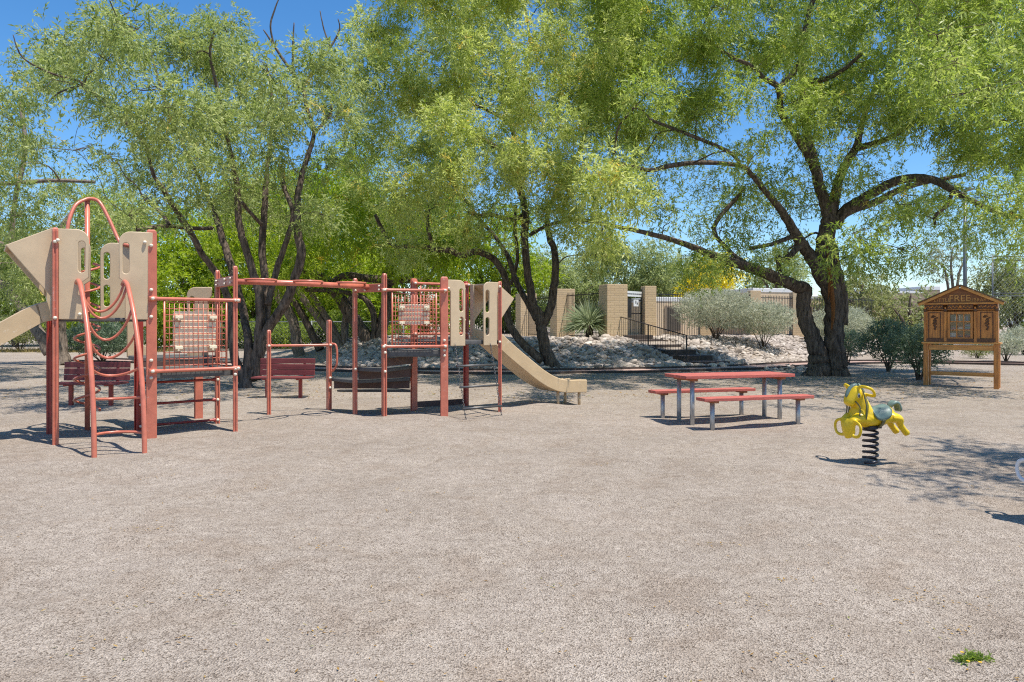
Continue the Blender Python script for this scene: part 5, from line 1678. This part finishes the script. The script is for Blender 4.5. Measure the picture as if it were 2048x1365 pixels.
# --- tree standing off the right edge: its crown shades the right foreground
tree("mesquite_tree", "mesquite tree beyond the right edge whose crown shades the right foreground", 8.3, [
    [(2760, 885, 40), (2755, 780, 30), (2740, 500, 26), (2700, 200, 22), (2640, -60, 16), (2500, -200, 10), (2350, -320, 6)],
    [(2740, 400, 18), (2860, 120, 14), (2950, -200, 8)],
], [([(2400, -560), (2390, -260), (2520, -130), (2700, -60), (2950, -60), (3150, -160), (3150, -600)], 0.7)], M['leaf1'], M['bark'], 71, dens=6.0, L=0.13, Wd=0.034, spacing=190, depth=2.0, clump=1.2, thr=-0.1)

# --- trees farther back
def ell(cx, cy, rx, ry, n=14):
    return [(cx + rx * math.cos(2 * math.pi * i / n), cy + ry * math.sin(2 * math.pi * i / n)) for i in range(n)]
BG = "trees in the background"
def bgtree(label, cx, base, cy, rx, ry, Y, mat, seed, dens=1.3, L=0.26, Wd=0.085, sp=55, depth=2.0, bark='bark', name="broadleaf_tree", thr=-0.35, yellow=0.0, tint=0.5):
    s = F / Y
    tr = 0.15 * s
    limbs = [[(cx, base + 4, tr * 1.4), (cx + rx * .05, (base + cy) / 2 + 10, tr), (cx - rx * .05, cy, tr * .6), (cx, cy - ry * .6, tr * .3)],
             [(cx, base - 6, tr), (cx + rx * .25, cy + ry * .3, tr * .6), (cx + rx * .55, cy - ry * .2, tr * .3)],
             [(cx, base - 6, tr), (cx - rx * .25, cy + ry * .3, tr * .6), (cx - rx * .55, cy - ry * .1, tr * .3)]]
    return tree(name, label, Y, limbs, [(ell(cx, cy, rx, ry), dens)], mat, M[bark], seed, dens=3.2, L=L, Wd=Wd, spacing=sp, depth=depth, group=BG, thr=thr, clump=2.4, per=10, spray=0.6, droop=0.4, yellow=yellow, tint_mu=tint, nside=8)
bgtree("green background tree seen between the left tower's panels", 235, 700, 545, 130, 150, 46, M['leaf4'], 101)
bgtree("bright green background tree behind the low tower's climbing grid", 370, 700, 560, 120, 145, 50, M['leaf4'], 102)
bgtree("bright green background tree behind the many-stemmed mesquite", 500, 702, 530, 130, 175, 52, M['leaf4'], 103, dens=1.5)
bgtree("bright green background tree under the overhead ring bar", 650, 702, 520, 140, 190, 55, M['leaf4'], 104, dens=1.5)
bgtree("yellow-green background tree above the right tower", 830, 690, 510, 120, 160, 50, M['leaf4'], 105, dens=1.5)
bgtree("green background tree between right tower and forked stems", 985, 690, 500, 110, 120, 56, M['leaf4'], 106)
bgtree("dark shady background tree at the far left edge", 30, 705, 560, 110, 110, 55, M['leaf_bg'], 107)
bgtree("far dark green tree filling the gap right of the left slide", 130, 705, 590, 90, 90, 58, M['leaf_bg'], 108)
bgtree("shady green tree low behind the ring bar", 590, 700, 610, 110, 80, 58, M['leaf4'], 109, dens=1.5)
bgtree("shady green tree low behind the middle posts", 720, 695, 610, 100, 80, 60, M['leaf4'], 110, dens=1.5)
bgtree("shady green tree low behind the lower bench", 440, 700, 630, 110, 70, 60, M['leaf4'], 111, dens=1.5)
bgtree("pale feathery palo verde left of the forked stems, beyond the fence", 1010, 690, 600, 100, 60, 58, M['leaf_pv'], 112, dens=1.2)
bgtree("pale feathery palo verde above the left fence pillars", 1140, 690, 580, 95, 65, 60, M['leaf_pv'], 113, dens=2.0)
bgtree("pale feathery palo verde above the pool gate", 1255, 690, 565, 115, 62, 62, M['leaf_pv'], 114, dens=2.0)
bgtree("pale green tree right of the gate below the long limb", 1370, 690, 575, 90, 52, 64, M['leaf_pv'], 115, dens=2.0)
bgtree("yellow-blossoming palo verde under the long left limb", 1430, 690, 566, 78, 38, 58, M['leaf_yel'], 116, dens=1.5, thr=-.5)
bgtree("green tree between the yellow blossom and the big trunk", 1555, 690, 560, 85, 42, 70, M['leaf_pv'], 117)
bgtree("light green tree just right of the big trunk", 1725, 690, 600, 60, 50, 50, M['leaf_olive'], 118, dens=1.2)
bgtree("olive bushy tree left of the library cabinet roof", 1822, 695, 625, 62, 62, 48, M['leaf_olive'], 119, dens=1.2)
bgtree("sparse eucalyptus tree rising behind the library roof", 1905, 660, 530, 55, 55, 70, M['leaf_euc'], 120, dens=0.55, thr=0.0, sp=40, bark='bark_grey')
bgtree("rounded green tree behind the tall court fence", 2030, 690, 600, 75, 62, 62, M['leaf_olive'], 121, dens=1.4)
bgtree("green tree beyond the right frame edge behind the court fence", 2150, 690, 590, 90, 80, 60, M['leaf_bg'], 122, dens=1.2)

# --- shrubs
def shrub(name, label, px, py_base, w, h, Y, mat, seed, dens=1.3, L=0.085, Wd=0.026, stems=9, group=None, zbase=None, low=0.25):
    rg = np.random.default_rng(seed); rr = random.Random(seed)
    s = F / Y
    x = (px - HX) / s
    z = gz(x, Y) if zbase is None else zbase
    r = empty(name, (x, Y, z), label, "shrub", group)
    wx, hz = w / s / 2, h / s
    m = MB()
    for i in range(stems):
        a = 2 * math.pi * i / stems + rr.uniform(-.3, .3); k = rr.uniform(0.25, 0.75)
        tip = Vector((wx * k * math.cos(a), wx * k * math.sin(a), hz * rr.uniform(0.5, 0.85)))
        m.tube(catmull([(rr.uniform(-.06, .06), rr.uniform(-.06, .06), -0.06), tip * 0.35 + Vector((rr.uniform(-.05, .05), rr.uniform(-.05, .05), .05)), tip], 4), list(np.linspace(0.028, 0.006, 9)), 6)
    m.build("stems", M['stem'], r)
    per = 9
    area = w * h / s / s
    n = int(dens * area * 2.2 / (0.5 * L * Wd * 0.6) / per)
    u = unit(rg.normal(size=(n, 3))) * (rg.random((n, 1)) ** 0.3)
    lump = 1 + 0.16 * clump_noise(u * 2.0, 1.6, seed)[:, None]
    a = u * lump * np.array([wx, wx, hz * (1 - low) / 2]) * 0.96
    a[:, 2] += hz * (low + (1 - low) / 2)
    keep = clump_noise(a + seed, 0.55, seed) > -0.45 + rg.normal(0, 0.2, n)
    a = a[keep]; u = u[keep]
    a[:, 2] = np.maximum(a[:, 2], 0.05)
    d = unit(u * 0.9 + rg.normal(size=a.shape) * 0.5 + np.array([0, 0, 0.45]))
    leaf_mesh("foliage", a, d, per, L, Wd, 0.22, 0.0, seed + 1, mat, r, 0.0, 0.6)
    return r
SG = "sage-grey shrubs on the rock slope"
def mY(px, py):          # depth where a pixel meets the sloping mound
    Y = 12.0
    while Y < 120:
        x = (px - HX) * Y / F
        if EYE + (HY - py) * Y / F <= gz(x, Y): return Y
        Y += 0.05
    return 60.0
shrub("sage_shrub", "largest silvery grey shrub, right of the handrail below the fence", 1432, 682, 165, 100, mY(1420, 680) , M['leaf_sage'], 201, group=SG)
shrub("sage_shrub", "round silvery shrub with visible dark stems, left of the leaning trunk", 1527, 697, 120, 92, mY(1520, 697), M['leaf_sage'], 202, group=SG, low=0.3)
shrub("sage_shrub", "big silvery shrub half hidden behind the large trunk", 1682, 690, 120, 95, 39.0, M['leaf_sage'], 203, group=SG)
shrub("sage_shrub", "silvery shrub at the right edge beside the court fence", 2046, 690, 60, 55, 40.0, M['leaf_sage'], 204)
shrub("sage_shrub", "low grey-green shrub just right of the library cabinet legs", 2012, 716, 60, 52, 33, M['leaf_sage'], 205)
DG = "dark green shrubs near the library cabinet"
shrub("green_shrub", "small dark shrub touching the right side of the big trunk", 1695, 730, 52, 66, G(1695, 730)[1], M['leaf_dk'], 206, group=DG, L=.08, Wd=.032)
shrub("green_shrub", "tall dark green shrub between the big trunk and the library cabinet", 1776, 744, 100, 98, G(1776, 744)[1], M['leaf_dk'], 207, group=DG, L=.08, Wd=.034)
shrub("green_shrub", "dark green shrub tucked behind the library cabinet's left leg", 1838, 766, 118, 102, G(1838, 766)[1] + 1.0, M['leaf_dk'], 208, group=DG, L=.075, Wd=.034)
shrub("green_shrub", "blue-green shrub behind the left park bench", 205, 722, 150, 78, 31.5, M['leaf_dk'], 209, L=.09, Wd=.034, dens=1.5)
shrub("green_shrub", "dark hedge-like shrub at the far left below the slide", 40, 705, 150, 70, 45, M['leaf_olive'], 210, L=.12, Wd=.05)
shrub("green_shrub", "brownish scrub shrub left of the corkscrew climber", 145, 708, 120, 60, 46, M['leaf_olive'], 211, L=.12, Wd=.05)
shrub("green_shrub", "leafy shrub behind the iron fence left of the slide hood", 985, 690, 90, 60, 56, M['leaf_bg'], 212, L=.16, Wd=.06, zbase=0.9)
shrub("green_shrub", "leafy shrub behind the iron fence between the left pillars", 1085, 690, 100, 60, 56, M['leaf_bg'], 213, L=.16, Wd=.06, zbase=0.9)
shrub("green_shrub", "leafy shrub low behind the chain-link fence", 540, 706, 170, 62, 50, M['leaf_bg'], 214, L=.15, Wd=.06)
shrub("green_shrub", "dark undergrowth shrub behind the leaning dark trunks", 700, 700, 160, 62, 52, M['leaf_bg'], 215, L=.15, Wd=.06)
shrub("green_shrub", "olive shrub left of the far block pillar", 1720, 700, 70, 70, 44, M['leaf_olive'], 216, L=.1, Wd=.04)
shrub("green_shrub", "olive shrub beside the library cabinet's left side", 1825, 715, 60, 60, 36, M['leaf_olive'], 217, L=.09, Wd=.036)
shrub("green_shrub", "small green shrub seen between the library cabinet legs", 1955, 712, 50, 24, 36, M['leaf_olive'], 218, L=.08, Wd=.03)

# --- spiky desert plant
def sotol():
    Y = 34.0; x = (1178 - HX) * Y / F
    r = empty("spiky_desert_plant", (x, Y, gz(x, Y)), "spiky grey-green rosette plant left of the broad gate pillar", "plant")
    rg = np.random.default_rng(5)
    m = MB(); m.tube([(0, 0, -0.1), (0.02, 0, 0.4), (0, 0, 0.62)], [0.20, 0.16, 0.13], 10); m.build("stem", M['stem'], r)
    n = 620
    d = unit(rg.normal(size=(n, 3))); d[:, 2] = np.abs(d[:, 2]) * 1.2 - 0.28; d = unit(d)
    L = rg.uniform(0.95, 1.45, (n, 1)); side = unit(np.cross(d, rg.normal(size=(n, 3)))) * 0.022
    b = np.array([0, 0, 0.58]) + d * 0.10
    md = b + d * L * 0.55 + np.array([0, 0, 0.02]); tip = b + d * L - np.array([0, 0, 0.10]) * L
    co = np.stack([b - side * .7, md - side, tip, md + side], 1).reshape(-1, 3)
    me = np_mesh("spiky_leaves", co, np.arange(n * 4).reshape(-1, 4))
    at = me.attributes.new("tint", 'FLOAT', 'FACE'); at.data.foreach_set("value", rg.random(n).astype(np.float32))
    me.materials.append(M['leaf_spike'])
    o = bpy.data.objects.new("spiky_leaves", me); COL.objects.link(o); o.parent = r
sotol()

# --- ground litter, weeds, dry grass
def litter(name, n, region, L, Wd, mat, seed, label, clusters=0):
    rg = np.random.default_rng(seed)
    x0, x1, y0, y1 = region
    Y = F * EYE / (rg.uniform(y0, y1, n) - HY); X = (rg.uniform(x0, x1, n) - HX) * Y / F
    if clusters:                                                 # most of it gathers in small drifts
        c = rg.integers(0, clusters, n); near = rg.random(n) < 0.6
        cy = F * EYE / (rg.uniform(y0, y1, clusters) - HY); cx = (rg.uniform(x0, x1, clusters) - HX) * cy / F
        X = np.where(near, cx[c] + rg.normal(0, 0.09, n), X); Y = np.where(near, cy[c] + rg.normal(0, 0.06, n), Y)
    P = np.stack([X, Y, ground_z(X, Y) + 0.008], -1)
    a = rg.uniform(0, 6.28, n)
    d = np.stack([np.cos(a), np.sin(a), rg.uniform(0, .25, n)], -1); s = np.stack([-np.sin(a), np.cos(a), rg.uniform(-.2, .2, n)], -1)
    l = L * rg.uniform(.5, 1.4, (n, 1)); w = Wd * rg.uniform(.6, 1.2, (n, 1))
    co = np.stack([P, P + d * l * .5 + s * w, P + d * l, P + d * l * .5 - s * w], 1).reshape(-1, 3)
    me = np_mesh(name, co, np.arange(n * 4).reshape(-1, 4))
    at = me.attributes.new("tint", 'FLOAT', 'FACE'); at.data.foreach_set("value", rg.random(n).astype(np.float32))
    me.materials.append(mat)
    o = bpy.data.objects.new(name, me); COL.objects.link(o)
    return tag(o, label, "litter", None, "stuff")
M['litter'] = leaf_mat("fallen_leaves", [(0, (0.16, 0.09, 0.04)), (0.5, (0.40, 0.23, 0.05)), (0.8, (0.45, 0.30, 0.10)), (1, (0.16, 0.20, 0.05))], 0.15)
litter("fallen_leaves", 900, (-50, 2100, 830, 1400), 0.026, 0.005, M['litter'], 81, "small tan and orange fallen leaves scattered on the sand", 34)
litter("leaf_litter", 5000, (-50, 2100, 712, 800), 0.07, 0.018, M['litter'], 82, "dry leaf litter on the dirt under the trees")
def weed(px, py, label, n, R, seed, flowers=0):
    x, y, _ = G(px, py)
    r = empty("weed", (x, y, gz(x, y)), label, "weed")
    rg = np.random.default_rng(seed)
    na = 12
    an, dr = [], []
    for i in range(na):
        a = rg.normal(0.1, 0.45) + (math.pi if rg.random() < .35 else 0)
        L = R * rg.uniform(.4, 1.0)
        for k in range(n // na):
            t = rg.random()
            an.append((L * t * math.cos(a), L * t * math.sin(a) * .8, 0.006 + 0.006 * rg.random())); dr.append((math.cos(a + rg.choice([-1, 1]) * .9), math.sin(a + rg.choice([-1, 1]) * .9), 0.15))
    leaf_mesh("leaves", np.array(an), unit(np.array(dr)), 3, 0.022, 0.008, 0.02, 0.1, seed, M['leaf_bg'], r, 0, 0.4, 0.3)
    if flowers:
        for i in range(flowers):
            m = MB()
            a, q = rg.uniform(0, 6.28), R * rg.uniform(.1, .6)
            c = (q * math.cos(a), q * math.sin(a), 0.035)
            for k in range(5):
                b = 2 * math.pi * k / 5
                m.ball((c[0] + .005 * math.cos(b), c[1] + .005 * math.sin(b), c[2] - .018), 0.0045, (1, 1, .4), 6, 4)
            m.build("flower", M['leafy'], r)
M['leafy'] = surf("yellow_petals", (0.75, 0.45, 0.03), 0.5, 0.1, 30)
weed(1938, 1312, "green weed with orange-yellow flowers in the lower right sand", 150, 0.12, 91, 3)
# dry grass strip at the far left
def dry_grass():
    rg = np.random.default_rng(9)
    n = 5000
    X = rg.uniform(-44, -20, n); Y = rg.uniform(43.5, 47, n)
    P = np.stack([X, Y, np.zeros(n)], -1)
    d = unit(rg.normal(size=(n, 3)) * .5 + np.array([0, 0, 1.2])); s = unit(np.cross(d, rg.normal(size=(n, 3)))) * 0.02
    l = rg.uniform(.10, .32, (n, 1))
    co = np.stack([P - s, P + s, P + d * l], 1).reshape(-1, 3)
    me = np_mesh("dry_grass", co, np.arange(n * 3).reshape(-1, 3))
    at = me.attributes.new("tint", 'FLOAT', 'FACE'); at.data.foreach_set("value", rg.random(n).astype(np.float32))
    me.materials.append(M['dry_grass'])
    o = bpy.data.objects.new("dry_grass", me); COL.objects.link(o)
    tag(o, "strip of dry yellow grass along the far left fence", "grass", None, "stuff")
dry_grass()
